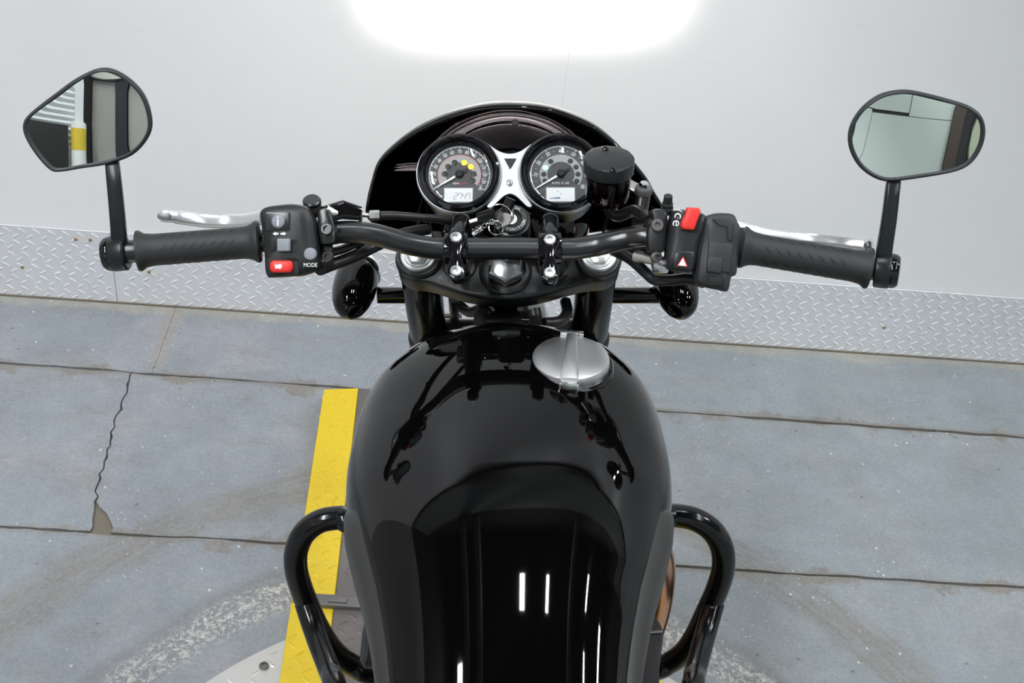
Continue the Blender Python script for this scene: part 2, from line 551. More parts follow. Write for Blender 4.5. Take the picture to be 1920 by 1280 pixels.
# ---------------------------------------------------------------- the room
FZ = -.045                                     # floor; the runway top is z = 0
def lug_mesh(mb, x, y, ang, M, L=.0112, W=.0034, H=.0017):
    c_, s_ = math.cos(ang), math.sin(ang)
    def q(u, v, h): return (x + u * c_ - v * s_, y + u * s_ + v * c_, h)
    vs_ = [q(-L, 0, 0), q(-L * .45, -W, 0), q(L * .45, -W, 0), q(L, 0, 0), q(L * .45, W, 0), q(-L * .45, W, 0), q(-L * .5, 0, H), q(L * .5, 0, H)]
    fs_ = [(0, 1, 6), (1, 2, 7, 6), (2, 3, 7), (3, 4, 7), (4, 5, 6, 7), (5, 0, 6)]
    mb.add(vs_, fs_, M)
def lugs(x0, x1, y0, y1, M, P_=.032, test=None, tilt=R(35)):
    mb = MB()
    j = 0
    y = y0 + P_ * .3
    while y < y1 - .006:
        i = 0
        x = x0 + P_ * .2 + (P_ / 2 if j % 2 else 0)
        while x < x1 - .006:
            for dx, dy, a in ((0, 0, tilt), (P_ / 2, P_ / 2, -tilt)):
                X_, Y_ = x + dx, y + dy
                if x0 + .008 < X_ < x1 - .008 and y0 + .007 < Y_ < y1 - .007 and (test is None or test(X_, Y_)):
                    lug_mesh(mb, X_, Y_, a, M)
            x += P_
        y += P_
        j += 1
    return mb

WY, WROT = 2.2761, R(1.414)                    # front wall line
WM = Matrix.Translation((0, WY, FZ)) @ Matrix.Rotation(WROT, 4, 'Z')      # x along the wall, y into it, z up
XL, XR, YR, ZC = -3.6, 7.0, -4.6, 6.2

# floor: slabs with broken edges
fl = MB().box((XL - .3, YR - .3, FZ - .08), (XR + .3, WY + .3, FZ - .007)).build('floor', M_joint, None, False)
tag(fl, 'blue-grey painted concrete floor with dark joints', kind='structure')
def wy(x): return WY + x * math.tan(WROT)
def j1(x): return 2.0165 + .0085 * x
def j2(x): return 1.557 + .014 * x
rows = [wy, j1, j2] + [(lambda x, k=k: 1.557 - .47 * k + .014 * x) for k in range(1, 14)]
def jag(p, q, amp, step=.03, seed=0):
    r_ = random.Random(seed)
    L = (q - p).length
    n = max(2, int(L / step))
    d = (q - p).normalized()
    nn = V((-d.y, d.x, 0))
    out, a = [], 0
    for i in range(n + 1):
        a = a * .6 + r_.uniform(-1, 1) * amp
        out.append(p.lerp(q, i / n) + (nn * a if 0 < i < n else V((0, 0, 0))))
    return out
crack = [WZ(px, py, FZ) for px, py in ((247, 698), (240, 720), (235, 745), (220, 778), (208, 810), (206, 835), (197, 858), (192, 880), (184, 905), (181, 930), (174, 960), (171, 996))]
crack = [V((c.x, c.y, 0)) for c in cr(crack, 3)]
r_ = random.Random(3)
crack = [crack[0]] + [c + V((r_.uniform(-.004, .004), 0, 0)) for c in crack[1:-1]] + [crack[-1]]
for ri in range(len(rows) - 1):
    top, bot = rows[ri], rows[ri + 1]
    g = .0027
    if ri == 0: cuts = [-2.6, -.787, 1.9]
    elif ri == 1: cuts = [-2.2, 'crack', 2.4]
    else: cuts = [(-2.4, .9)[ri % 2] - .37 * (ri % 3) - (2.1 if ri in (2, 3) else 0), 2.6 + .2 * (ri % 3)]
    xs = [XL - .2] + cuts + [XR + .2]
    for k in range(len(xs) - 1):
        a, b = xs[k], xs[k + 1]
        def side(c, right, sd):                 # vertical edge from bottom to top
            if c == 'crack':
                pts = [p.copy() for p in reversed(crack)]
                out = []
                for i, p in enumerate(pts):
                    w = .0016 + (.0012 if i % 5 == 0 else 0)
                    if not right and p.y < 1.615:           # the corner to the right of the crack is broken out
                        w += .034 * math.sin(min(1, (1.615 - p.y) / .05) * math.pi / 2) + r_.uniform(-.003, .003)
                    out.append(p + V((-w if right else w, 0, 0)))
                out[0].y = bot(out[0].x) + g
                out[-1].y = top(out[-1].x) - g
                return out
            hw = .0004 if c == -.787 else .0012
            x = c + (-hw if right else hw)
            return jag(V((x, bot(x) + g, 0)), V((x, top(x) - g, 0)), .0016 if abs(c) < 1.2 else 0.0005, .02, sd)
        le = side(a, False, ri * 10 + k)
        re = side(b, True, ri * 10 + k + 1)
        amp = .0026 if ri < 3 else .001
        be = jag(le[0], re[0], amp, .03, 100 + ri * 7 + k)
        te = jag(le[-1], re[-1], amp * (1 if ri else .3), .03, 300 + ri * 7 + k)
        poly = be[:-1] + re[:-1] + te[::-1][:-1] + le[::-1][:-1]
        n = len(poly)
        mb = MB()
        vs_ = [(p.x, p.y, FZ - .0075) for p in poly] + [(p.x, p.y, FZ) for p in poly]
        mb.add(vs_, [tuple(range(n, 2 * n))] + [(i, (i + 1) % n, n + (i + 1) % n, n + i) for i in range(n)])
        mb.build('concrete_slab', M_concrete, fl, False)

# front wall: wide white panels with hairline butt joints, tread plate kick board below
wf = empty('wall_front')
tag(wf, 'white panelled wall behind the motorcycle', kind='structure')
seamx = .047
bx = [-3.9] + [seamx + 1.22 * k for k in range(-3, 6)] + [7.3]
WALLH = 3.5
for a, b in zip(bx[:-1], bx[1:]):
    MB().box((a + .00015, .003, 0), (b - .00015, .05, WALLH), WM).build('wall_panel', M_wall, wf, False)
MB().box((-3.9, .03, WALLH), (7.3, .05, 4.7), WM).build('upper_wall', pm('grey_upper_wall', (.22, .235, .23), .8), wf, False)
MB().box((-3.9, .03, 4.7), (7.3, .05, ZC + .1), WM).build('gable_wall', pm('dark_upper_wall', (.03, .03, .032), .8), wf, False)
MB().box((-3.9, -.03, WALLH - .03), (7.3, .05, WALLH + .04), WM).build('wall_cap_rail', pm('dark_rail', (.05, .05, .05), .5), wf, False)
bb = empty('baseboard_front')
tag(bb, 'aluminium tread plate kick board along the wall foot', kind='structure')
KH = .1965
sx = -.922
kick_parts = [(-3.5, sx - .0007), (sx + .0007, sx + 3.05), (sx + 3.052, 7.0)]
Mk = WM @ Matrix.Rotation(R(90), 4, 'X')          # local x along wall, y up, z out of wall
for a, b in kick_parts:
    kp = MB().box((a, .0, 0), (b, KH, .0035), Mk).build('kick_plate', M_kick, bb, False)
    lg = lugs(max(a, -3.2), min(b, 4.0), 0, KH, Mk @ Matrix.Translation((0, 0, .0035)))
    if lg.v: tag(lg.build('tread_lugs', M_kick, kp, False), kind='stuff')
def on_kick(px, py):
    d = LEANM.to_3x3() @ ray(px, py)
    n = WM.to_3x3() @ V((0, 1, 0))
    q = EYEW + d * ((WM.translation - EYEW).dot(n) / d.dot(n))
    return Mk.inverted() @ q
for px, py in ((143, 447), (170, 448), (43, 499), (280, 508), (1657, 612)):
    q = on_kick(px, py)
    MB().lathe([(.0045, .0035), (.004, .0052), (.0015, .0060)], V((0, 0, 0)), V((0, 0, 1)), 10).add([], []).build('screw_head', M_rust, bb).matrix_world = Mk @ Matrix.Translation((q.x, q.y, 0))
MB().box((-3.5, -.0035, 0), (7.0, 0.0, .004), WM @ Matrix.Translation((0, -.0035, 0))).build('sealant_bead', M_joint, bb, False)

# other walls and ceiling
def struct(name, lo, hi, mat, label):
    return tag(MB().box(lo, hi).build(name, mat, None, False), label, kind='structure')
M_ceil = pm('dark_ceiling', (.02, .02, .021), .85)
M_darkwall = pm('dark_far_wall', (.05, .05, .052), .8)
ce_ = struct('ceiling', (XL - .3, YR - .3, ZC), (XR + .3, WY + .5, ZC + .1), M_ceil, 'dark ceiling high above the showroom')
for xb in (-1.75, -1.25, 1.5):
    MB().box((xb - .07, YR, 4.75), (xb + .07, WY, 4.95)).build('ceiling_beam', pm('grey_steel_beam', (.20, .19, .18), .6), ce_, False)
wl_ = struct('wall_left', (XL - .1, YR - .1, FZ), (XL, WY + .3, 3.4), pm('taupe_wall', (.44, .41, .38), .6), 'taupe grey side wall on the left')
MB().box((XL - .1, YR - .1, 3.4), (XL, WY + .3, ZC)).build('upper_wall', M_darkwall, wl_, False)
wr_ = struct('wall_right', (XR, YR - .1, FZ), (XR + .1, WY + .6, 2.4), M_wallside, 'white side wall far on the right')
MB().box((XR, YR - .1, 2.4), (XR + .1, WY + .6, ZC)).build('upper_wall', M_darkwall, wr_, False)
# wall behind the photographer (seen in the two mirrors): white sheets on the right half, a grey door side on the left half
wb = struct('wall_rear', (XL - .1, YR - .1, FZ), (XR + .1, YR - .03, ZC), M_darkwall, 'wall behind the photographer')
def sheet(name, x0, x1, z0, z1, mat, d=.03):
    return MB().box((x0 + .003, YR - .03, z0 + .003), (x1 - .003, YR - .03 + d, z1 - .003)).build(name, mat, wb, False)
M_sheet = wall_mat('pale_green_white_sheet', (.66, .73, .69), (.70, .76, .72), .5)
sheet('wall_sheet', -.55, .05, FZ, 2.14, M_sheet)
sheet('wall_sheet', .055, .22, FZ, 2.14, M_sheet)
sheet('wall_sheet', .22, 1.38, FZ, 2.10, M_sheet)
sheet('wall_sheet', -.55, .74, 2.15, 4.4, M_sheet)
sheet('wall_sheet', .745, 1.38, 2.105, 4.4, M_sheet)
sheet('brown_post', 1.38, 1.54, FZ, 4.4, pm('brown_steel_post', (.085, .060, .052), .5), .10)
sheet('pale_post', 1.70, 2.2, FZ, 4.4, pm('pale_green_post', (.52, .57, .42), .5), .06)
for k in range(3): sheet('wall_sheet', 2.2 + k * 1.6, 3.8 + k * 1.6, FZ, 4.4, M_sheet)
M_greysheet = pm('grey_beige_sheet', (.36, .345, .325), .6)
sheet('grey_sheet', -1.10, -.56, FZ, 3.6, M_greysheet)
sheet('steel_post', -1.27, -1.11, FZ, 3.6, pm('dark_blue_steel_post', (.015, .018, .024), .4), .09)
sheet('grey_sheet', -1.62, -1.28, FZ, 2.25, M_greysheet)
sheet('lintel', -1.62, -.56, 2.26, 2.45, pm('pale_lintel', (.5, .5, .47), .5), .12)
M_slat = pm('white_shutter_slat', (.72, .74, .76), .4)
sh = empty('door_1', (-1.80, YR + .35, FZ))
sh.rotation_euler = (0, 0, R(-24))
tag(sh, 'white corrugated roller shutter by the left rear corner', kind='structure')
for k in range(44):
    z0 = k * .085
    rings = []
    for x_ in (-1.75, 0.0):
        rings.append([V((x_, 0, z0)), V((x_, .012, z0 + .01)), V((x_, .03, z0 + .045)), V((x_, .012, z0 + .078)), V((x_, 0, z0 + .084)), V((x_, -.01, z0 + .042))])
    MB().loft(rings).build('shutter_slat', M_slat, sh, True, 30)
MB().box((-.0, -.03, 0), (.12, .05, 3.74)).build('shutter_rail', M_slat, sh, False)
bd = MB().rbox((0, 0, .78), .62, .02, .76, .01, Matrix.Translation((-2.42, YR + .72, FZ))  @ Matrix.Rotation(R(-24), 4, 'Z')).build('black_board', pm('matt_black_board', (.006, .006, .006), .7))
tag(bd, 'tall matt black board standing before the white roller shutter', 'board')
bo = empty('bollard', (-1.72, YR + .42, FZ))
tag(bo, 'round white bollard with a yellow warning band beside the black board', 'bollard')
MB().lathe([(.10, 0), (.10, 1.58), (.09, 1.61), (0, 1.62)], V((0, 0, 0)), V((0, 0, 1)), 32).build('post', pm('white_post_paint', (.75, .76, .74), .4), bo)
MB().lathe([(.102, 1.22), (.102, 1.52)], V((0, 0, 0)), V((0, 0, 1)), 32).build('warning_band', pm('yellow_band', (.75, .55, .05), .5), bo)

# high bay lamps: the light of the hall
M_led = pm('lit_led_strip', (1, 1, 1), .4, emit=(.95, .975, 1), es=TUBE_POWER)
M_fix = pm('grey_lamp_housing', (.25, .25, .25), .4)
def strip_lamp(x, y, z, label, L=.62, wd=.05):
    o = empty('high_bay_lamp', (x, y, z))
    tag(o, label, 'lamp', 'strip lamps under the hall ceiling')
    MB().rbox((0, 0, .045), wd + .02, L / 2 + .03, .025, .01).build('housing', M_fix, o, True)
    MB().rbox((0, 0, .012), wd, L / 2, .012, .008).build('light_strip', M_led, o)
    MB().box((-.008, -.008, .06), (.008, .008, ZC - z)).build('hanger', M_fix, o, False)
LZ = 5.7
strip_lamp(-.28, 1.2, LZ, 'left strip lamp of the pair above the fuel tank')
strip_lamp(.62, 1.2, LZ, 'right strip lamp of the pair above the fuel tank')
ORD = ('first', 'second', 'third', 'fourth', 'fifth')
for i, y in enumerate((1.55, .35, -.85, -2.05, -3.25)):
    strip_lamp(3.1, y, LZ, ORD[i] + ' strip lamp from the front wall in the near right row')
strip_lamp(5.2, 1.0, LZ, 'added wide strip lamp far to the right that brightens the right of the front wall', .9, .13)  # added lamp without a known source, lifts the right end of the front wall
for i, y in enumerate((-.25, -1.8, -3.3)):
    strip_lamp(-2.5, y, LZ, ORD[i] + ' strip lamp from the front wall in the left row', .9, .13)
# ---------------------------------------------------------------- turntable and runway
tt = empty('turntable', (TTC[0], TTC[1], FZ))
tag(tt, 'round tread plate turntable disc set on the floor under the runway', 'turntable')
Mt = Matrix.Translation((0, 0, 0))
TR = .608
MB().lathe([(TR, 0), (TR, .0035), (TR - .001, .004)], V((0, 0, 0)), V((0, 0, 1)), 96).build('disc', M_disc, tt)
tag(lugs(-TR, TR, -TR, TR, Matrix.Translation((0, 0, .004)), .040, lambda x, y: x * x + y * y < (TR - .013) ** 2 and (x < -.326 or x > .36), R(40)).build('tread_lugs', M_disc, tt, False), kind='stuff')
q = WZ(495, 1248, FZ + .004)
sc_ = MB().lathe([(.0085, .004), (.0085, .0055), (.0075, .0065), (.005, .0065), (.0045, .0045)], V((q.x - TTC[0], q.y - TTC[1], 0)), V((0, 0, 1)), 20).build('screw', M_steelgrey, tt)

rw = empty('runway', (TTC[0], TTC[1], FZ))
tag(rw, 'long tread plate runway with yellow painted borders under the motorcycle', 'ramp')
def W2L(px, py):
    p = WZ(px, py, 0)
    return V((p.x - TTC[0], p.y - TTC[1], 0))
RZ = -FZ
Ms = M_yellow
# left border: corners read on the runway plane; the right one mirrors it
xo_f, xi_f, xo_b, xi_b = -.334, -.259, -.312, -.238
yf, yh = 1.155, .57
def xo(y): return -.334 + (1.155 - y) * .0265
def xi(y): return xo(y) + .0755
def quad_slab(pts, z0, z1, name, mat):
    mb = MB()
    n = len(pts)
    b = .0015
    c = sum(pts, V((0, 0, 0))) / n
    def rg(ins, z): return [V((p.x + (b if p.x < c.x else -b) * ins, p.y + (b if p.y < c.y else -b) * ins, z)) for p in pts]
    mb.loft([rg(0, z0), rg(0, z1 - b), rg(1, z1)])
    return mb.build(name, mat, rw, False)
segs = ((yf, yh + .004), (yh - .004, -.62), (-.628, -1.9))
for k, (ya, yb) in enumerate(segs):
    st = .003 if k == 0 else 0
    for sgn in (1, -1):
        def X_(f, y): return f(y) if sgn > 0 else .02 - f(y)
        tilt = .012 * sgn if k == 0 else 0
        o = quad_slab([V((X_(xo, ya) + st, ya - (tilt if sgn > 0 else 0), 0)), V((X_(xi, ya), ya - (0 if sgn > 0 else -tilt), 0)), V((X_(xi, yb), yb, 0)), V((X_(xo, yb), yb, 0))], .0045, RZ, 'border_plate', M_yellow)
        if ya > -.7:
            lg = lugs(-.5, .5, max(yb, -.3), ya - .01, Matrix.Translation((0, 0, RZ)), .034,
                      (lambda x, y: xo(y) + .008 < x < xi(y) - .008) if sgn > 0 else (lambda x, y: .02 - xi(y) + .008 < x < .02 - xo(y) - .008), R(38))
            tag(lg.build('tread_lugs', M_yellow, o, False), kind='stuff')
    o = quad_slab([V((xi(ya) + .0005, ya, 0)), V((.0195 - xi(ya), ya, 0)), V((.0195 - xi(yb), yb, 0)), V((xi(yb) + .0005, yb, 0))], .0045, RZ, 'deck_plate', M_deck)
    if ya > -.7:
        lg = lugs(-.4, .4, max(yb, -.3), ya - .01, Matrix.Translation((0, 0, RZ)), .034, lambda x, y: xi(y) + .012 < x < .008 - xi(y) and abs(x - .072) > .055, R(38))
        tag(lg.build('tread_lugs', M_deck, o, False), kind='stuff')
for yy in (yh, -.624):
    for xc, hx_ in ((-.165, .12), (.245, .08)):
        hb = MB().rbox((0, 0, 0), hx_, .0125, .006, .004, Matrix.Translation((xc, yy, RZ + .004))).build('hinge_bar', M_steelgrey, rw)
        for k in range(3):
            MB().rbox((0, 0, 0), .0165, .0060, .004, .002, Matrix.Translation((xc + (k - 1) * hx_ * .6, yy, RZ + .0085))).build('hinge_knuckle', M_steelgrey, hb)

# ---------------------------------------------------------------- motorcycle
bike = empty('motorcycle')
bike.matrix_world = LEANM
tag(bike, 'black cafe racer motorcycle leaning on its side stand with bar-end mirrors', 'motorcycle')
CX = -.003
AX = V((0, -math.sin(R(24)), math.cos(R(24))))          # steering axis, upwards
BX = V((0, math.cos(R(24)), math.sin(R(24))))

# --- fuel tank
ST_ = [  # Y, half width, top, widest height, bottom
    (1.034, .030, .914, .890, .850), (1.027, .068, .931, .886, .826), (1.012, .102, .946, .880, .806), (.990, .130, .9565, .875, .795),
    (.960, .1480, .964, .871, .785), (.925, .1565, .9685, .868, .778), (.885, .1605, .970, .866, .774), (.845, .1615, .970, .865, .772),
    (.805, .1575, .968, .865, .770), (.770, .1490, .964, .866, .770), (.730, .1375, .958, .867, .770), (.690, .1245, .949, .866, .770),
    (.640, .1120, .935, .862, .768), (.590, .1030, .917, .855, .765), (.540, .0965, .896, .845, .762), (.490, .0915, .872, .833, .758),
    (.450, .0890, .850, .820, .755), (.420, .0760, .832, .808, .755), (.404, .0500, .815, .795, .760)]
def cint(tab, y):
    # smooth interpolation in the station table (stations run from front to back)
    for i in range(len(tab) - 1):
        if tab[i][0] >= y >= tab[i + 1][0]:
            t = (tab[i][0] - y) / (tab[i][0] - tab[i + 1][0])
            p0, p1, p2, p3 = tab[max(i - 1, 0)], tab[i], tab[i + 1], tab[min(i + 2, len(tab) - 1)]
            return [.5 * ((2 * b) + (c - a) * t + (2 * a - 5 * b + 4 * c - d) * t * t + (3 * b - a - 3 * c + d) * t ** 3) for a, b, c, d in zip(p0, p1, p2, p3)]
    return list(tab[0] if y > tab[0][0] else tab[-1])
def tank_pt(y, a, off=0):
    _, w, zt, zw, zb = cint(ST_, y)
    ca, sa = math.cos(a), math.sin(a)
    e = 2 / 2.35 if sa >= 0 else 2 / 2.3
    x = math.copysign(abs(ca) ** e, ca) * (w + off)
    h = (zt - zw + off) if sa >= 0 else (zw - zb + off)
    z = zw + math.copysign(abs(sa) ** e, sa) * h
    return V((CX + x, y, z))
def station_ys(n):
    ys = []
    for i in range(len(ST_) - 1):
        for k in range(n):
            ys.append(ST_[i][0] + (ST_[i + 1][0] - ST_[i][0]) * k / n)
    return ys + [ST_[-1][0]]
mb = MB()
NA = 72
mb.loft([[tank_pt(y, 2 * math.pi * k / NA) for k in range(NA)] for y in station_ys(4)])
tank = mb.build('fuel_tank', M_gloss, bike, True, 80)
tank['label'] = 'glossy black fuel tank'
for sgn in (1, -1):
    a0 = 0 if sgn > 0 else math.pi
    MB().tube([tank_pt(y, a0 - sgn * R(9), .0008) for y in station_ys(3) if .5 < y < 1.015], .0016, 6).build('weld_seam', M_dark, tank)
    # knee pad: a rubber patch that swells out of the tank flank
    n1, n2 = 26, 14
    rings = []
    for i in range(n1 + 1):
        y = .800 - (.800 - .46) * i / n1
        ring = []
        u = i / n1
        hi_, lo_ = R(24), -R(62)
        shp = min(1, math.sqrt(max(0, u * (1 - u))) * 3.6)
        for k in range(n2 + 1):
            t = k / n2
            e = min(1, math.sqrt(max(0, t * (1 - t))) * 3.4)
            a = (hi_ * shp) + ((lo_ - hi_) * shp) * t
            off = .006 * e * shp + .0003 - (.002 if e == 0 or shp == 0 else 0)
            ring.append(tank_pt(y, a if sgn > 0 else math.pi - a, off))
        rings.append(ring)
    MB().loft(rings, False, False).build('knee_pad', M_pad, tank, True, 60)

# fuel cap
CN = V((0, math.sin(R(4)), math.cos(R(4))))
fc0 = P(1070, 667, .9275)
rc = 73.5 * mpp(fc0)
def capl(prof, o=fc0): return MB().lathe([(r_ * rc, h) for r_, h in prof], o, CN, 64)
fcap = capl([(1.0, -.017), (1.0, -.006), (.995, -.004), (.97, -.0015), (.90, 0), (.6, .0018), (.3, .0026), (0, .003)]).build('fuel_cap', M_cap, tank)
fcap['label'] = 'round brushed aluminium flip-up fuel cap'
xs_ = V((1, -.075, 0)).normalized()
fwd = CN.cross(xs_).normalized()
def cpos(u, v, h): return fc0 + xs_ * (u * rc) + fwd * (v * rc) + CN * h
ribp = [cpos(0, v, h) for v, h in ((.98, .000), (.6, .0036), (.2, .0046), (-.3, .0045), (-.8, .0032), (-1.0, .0005), (-1.07, -.005))]
MB().strap(ribp, [.0105, .0115, .0125, .0145, .017, .018, .018], [.005, .006, .006, .006, .006, .006, .005], xs_).build('cap_rib', M_cap, tank)
MB().strap([cpos(-.30, .97, -.001), cpos(.30, .97, -.001)], .009, .008, fwd).build('cap_hinge', M_alu, tank)
MB().rbox((0, 0, 0), .0098, .0045, .0055, .002, fmat(cpos(0, -1.10, -.006), CN, xs_)).build('cap_latch', M_chrome, tank)
MB().rbox((0, 0, 0), .0090, .0075, .005, .003, fmat(cpos(0, -1.26, -.0125), CN, xs_)).build('latch_hook', M_bezel, tank)
capl([(1.12, -.030), (1.12, -.0125), (1.08, -.0105), (1.0, -.0105)], fc0).build('cap_collar', M_bezel, tank)

# --- front fork and clamps
S0 = P(948, 510, 1.075)                        # middle of the top clamp
SN = AX
def PC(px, py, up=0.0): return PP(px, py, S0 + SN * up, SN)
outl = [(746, 478), (745, 497), (751, 513), (768, 524), (800, 528), (840, 541), (880, 552), (920, 558), (949, 560), (985, 558), (1025, 550), (1065, 538),
        (1103, 528), (1138, 524), (1156, 513), (1163, 496), (1162, 476), (1150, 455), (1120, 447), (1085, 455), (1000, 470), (949, 474), (900, 470), (820, 455), (787, 447), (758, 455)]
poly = cr([PC(x, y) for x, y in outl], 4, True)
tclamp = MB().slab(poly, SN, [(.006, -.0005), (.0025, .0005), (.0007, .0025), (0, .006), (.0005, .020), (.003, .024)]).build('top_clamp', M_clamp, bike, True, 50)
tclamp['label'] = 'black textured top clamp holding the handlebar'
forks = []
for px in (785, 1122):
    c = PC(px, 487)
    forks.append(c)
    MB().lathe([(.0255, -.002), (.0255, .004), (.0235, .0065), (.0205, .0065), (.020, .003)], c, SN, 40).build('fork_boss', M_clamp, tclamp)
    MB().lathe([(.0196, .001), (.0196, .0085), (.0185, .010), (.0172, .0100), (.0170, .0085), (.0150, .0085), (.0147, .0100)], c, SN, 40).build('fork_cap', M_silver, tclamp)
    MB().lathe([(.0130, .0085), (.0130, .0135), (.0115, .0145)], c, SN, 6).build('fork_cap_hex', M_silver, tclamp)
# stem nut
sn = S0 + SN * .0
MB().lathe([(.0290, -.001), (.0290, .003), (.027, .0045), (.022, .0045), (.0215, .002)], sn, SN, 40).build('stem_collar', M_clamp, tclamp)
MB().lathe([(.0205, .003), (.0205, .014), (.0188, .0165), (.012, .0195), (.005, .0205), (0, .0208)], sn + SN * .001, SN, 6, xref=(0, -1, 0)).build('stem_nut', M_nut, tclamp, True, 30)
# fork legs
FD = -AX
for c in forks:
    f = MB().lathe([(.0200, .018), (.0225, .022), (.0225, .28), (.0205, .285), (.0205, .40)], c, FD, 32).build('fork_tube', M_tube, bike)
    MB().lathe([(.0225, .178), (.0255, .181), (.0255, .20), (.0225, .203)], c, FD, 32).build('fork_clamp_ring', M_satin, f)
    MB().lathe([(.026, .40), (.028, .41), (.028, .66), (.022, .73), (.018, .74)], c, FD, 32).build('fork_slider', M_satin, f)
low = S0 + FD * .17
MB().strap([V((forks[0].x - .01, low.y, low.z)), V((0, low.y, low.z)), V((forks[1].x + .01, low.y, low.z))], .062, .03, BX).build('bottom_clamp', M_satin, bike)
MB().lathe([(.027, .024), (.027, .17)], S0, FD, 32).build('head_tube', M_satin, bike)
MB().tube([S0 + FD * .10 + V((0, -.02, 0)), V((CX, .9, .80)), V((CX, .5, .76)), V((CX, .2, .74))], .022, 16).build('frame_spine', M_tube, bike)
for s_ in (-1, 1):
    MB().tube(cr([S0 + FD * .14 + V((s_ * .012, -.015, 0)), V((s_ * .05, 1.07, .66)), V((s_ * .085, 1.04, .40)), V((s_ * .10, .96, .26)), V((s_ * .10, .45, .24)), V((s_ * .11, .28, .42)), V((s_ * .10, .22, .72))], 8), .0165, 14).build('frame_rail', M_tube, bike)

# --- handlebar
BAR = [(228, 473, .964), (262, 470, .966), (470, 454, .982), (560, 443, .990), (620, 436.5, .997), (660, 435, 1.0), (700, 439, 1.0), (735, 448, 1.0), (770, 458, 1.0), (805, 464, 1.0), (840, 466, 1.0),
       (950, 466, 1.0), (1060, 466.5, .998), (1092, 464, .998), (1122, 459, .998), (1149, 452.5, .996), (1180, 446, .995), (1211, 444, .99), (1270, 449, .986), (1406, 464.5, .974), (1626, 502, .951), (1652, 506, .948)]
bpts = cr([P(*b) for b in BAR], 8)
hb = MB().tube(bpts, .01115, 24).build('handlebar', M_satin, bike)

def grip(a, b, name):
    ax = (b - a).normalized()
    L = (b - a).length
    prof = [(.0120, 0), (.0190, .0003), (.0208, .0025), (.0205, .0045), (.0180, .008), (.0164, .012), (.0156, .018), (.0155, .024), (.0155, L * .5), (.0155, L - .018), (.0158, L - .014), (.0166, L - .008), (.0196, L - .0035), (.0200, L - .002), (.0195, L - .0005), (.012, L)]
    g = MB().lathe(prof, a, ax, 48).build('grip', M_rubber, bike)
    t = MB()
    sgn = 1 if ax.x > 0 else -1
    x, y, z = frame(ax, (0, 0, 1))
    for i in range(8):
        for rrow in range(14):
            ang = rrow * 2 * math.pi / 14
            h = .026 + i * (L - .05) / 7.4 + (.5 * (L - .05) / 7.4 if rrow % 2 else 0)
            if h > L - .02: continue
            if rrow % 2 == 0:
                n = 5
                rings = []
                for k in range(n):
                    u = k / (n - 1) - .5
                    hh = h + u * .0058 * (1)
                    aa = ang + u * .42 * sgn * (1 if ax.x > 0 else 1)
                    ww = .0023 * math.sqrt(max(.02, 1 - (2 * u) ** 2))
                    dirn = (x * math.cos(aa) + y * math.sin(aa))
                    tang = (-x * math.sin(aa) + y * math.cos(aa))
                    p = a + z * hh + dirn * .01560
                    rings.append([p + z * ww - tang * .0003 - dirn * .0006, p + z * ww * .5 + dirn * .0001, p - z * ww * .5 + dirn * .0001, p - z * ww + tang * .0003 - dirn * .0006])
                t.loft(rings)
            else:
                dirn = (x * math.cos(ang) + y * math.sin(ang))
                t.lathe([(.0009, -.0004), (.0007, .0003)], a + z * h + dirn * .0152, dirn, 6)
    tag(t.build('grip_tread', M_dark, g, True), kind='stuff')
    return g
grip(P(489, 452.6, .9835), P(257, 470.6, .9655), 'L')['label'] = 'left black rubber grip'
grip(P(1387, 462.2, .975), P(1632, 503.5, .9505), 'R')['label'] = 'right black rubber grip'

# --- bar-end mirrors
def mirror(endp, ringpx, cappx, armpx, outline, Ym, nrm, label, side):
    root = empty('bar_end_mirror', (0, 0, 0), bike)
    root['label'] = label
    bx_ = (bpts[0] - bpts[6]).normalized() if side < 0 else (bpts[-1] - bpts[-7]).normalized()
    a = endp
    MB().lathe([(.0085, -.004), (.0095, -.003), (.0095, .012), (.0085, .013)], a - bx_ * .016, bx_, 28).build('bar_end_collar', M_bezel, root)
    MB().lathe([(.016, -.0075), (.0176, -.006), (.0176, .006), (.0165, .0075)], a, bx_, 40).build('clamp_ring', M_anod, root)
    MB().lathe([(.0165, .0075), (.0168, .009), (.0160, .0125), (.0140, .0150), (.008, .0160), (0, .0162)], a, bx_, 40).build('end_cap', M_bezel, root)
    pts = cr([P(*p) for p in armpx], 6)
    N = len(pts)
    MB().strap(pts, [.0150 - .0030 * i / (N - 1) for i in range(N)], [.011 - .004 * i / (N - 1) for i in range(N)], (1, 0, 0)).build('mirror_arm', M_anod, root)
    cpx = sum(p[0] for p in outline) / len(outline), sum(p[1] for p in outline) / len(outline)
    o = P(cpx[0], cpx[1], Ym)
    n = V(nrm).normalized()
    poly = cr([PP(x, y, o, n) for x, y in outline], 4, True)
    MB().slab(poly, n, [(.0044, .0022), (.0040, .0002), (.0028, -.0010), (.0012, -.0006), (0, .002), (.0005, .006), (.004, .012), (.012, .017), (.026, .020)]).build('mirror_housing', M_greyplastic, root, True, 60)
    c = sum(poly, V((0, 0, 0))) / len(poly)
    rings = []
    Rc = 1.1
    for k in range(9):
        f = 1 - k / 8.01
        ring = []
        for p in poly:
            d = p - c
            L = d.length
            q_ = c + d * (f * (L - .0042) / L)
            rr_ = (q_ - c).length
            ring.append(q_ - n * (.0018 + rr_ * rr_ / (2 * Rc)) + n * .0012)
        rings.append(ring)
    g = MB().loft(rings, True).build('mirror_glass', M_mirror, root, True, 60)
    return o
LM = [(186, 128), (220, 134), (254, 158), (275, 188), (285, 231), (276, 262), (247, 292), (200, 309), (150, 317), (112, 323), (92, 319), (66, 291), (46, 258), (42, 233), (56, 212), (103, 175), (144, 146)]
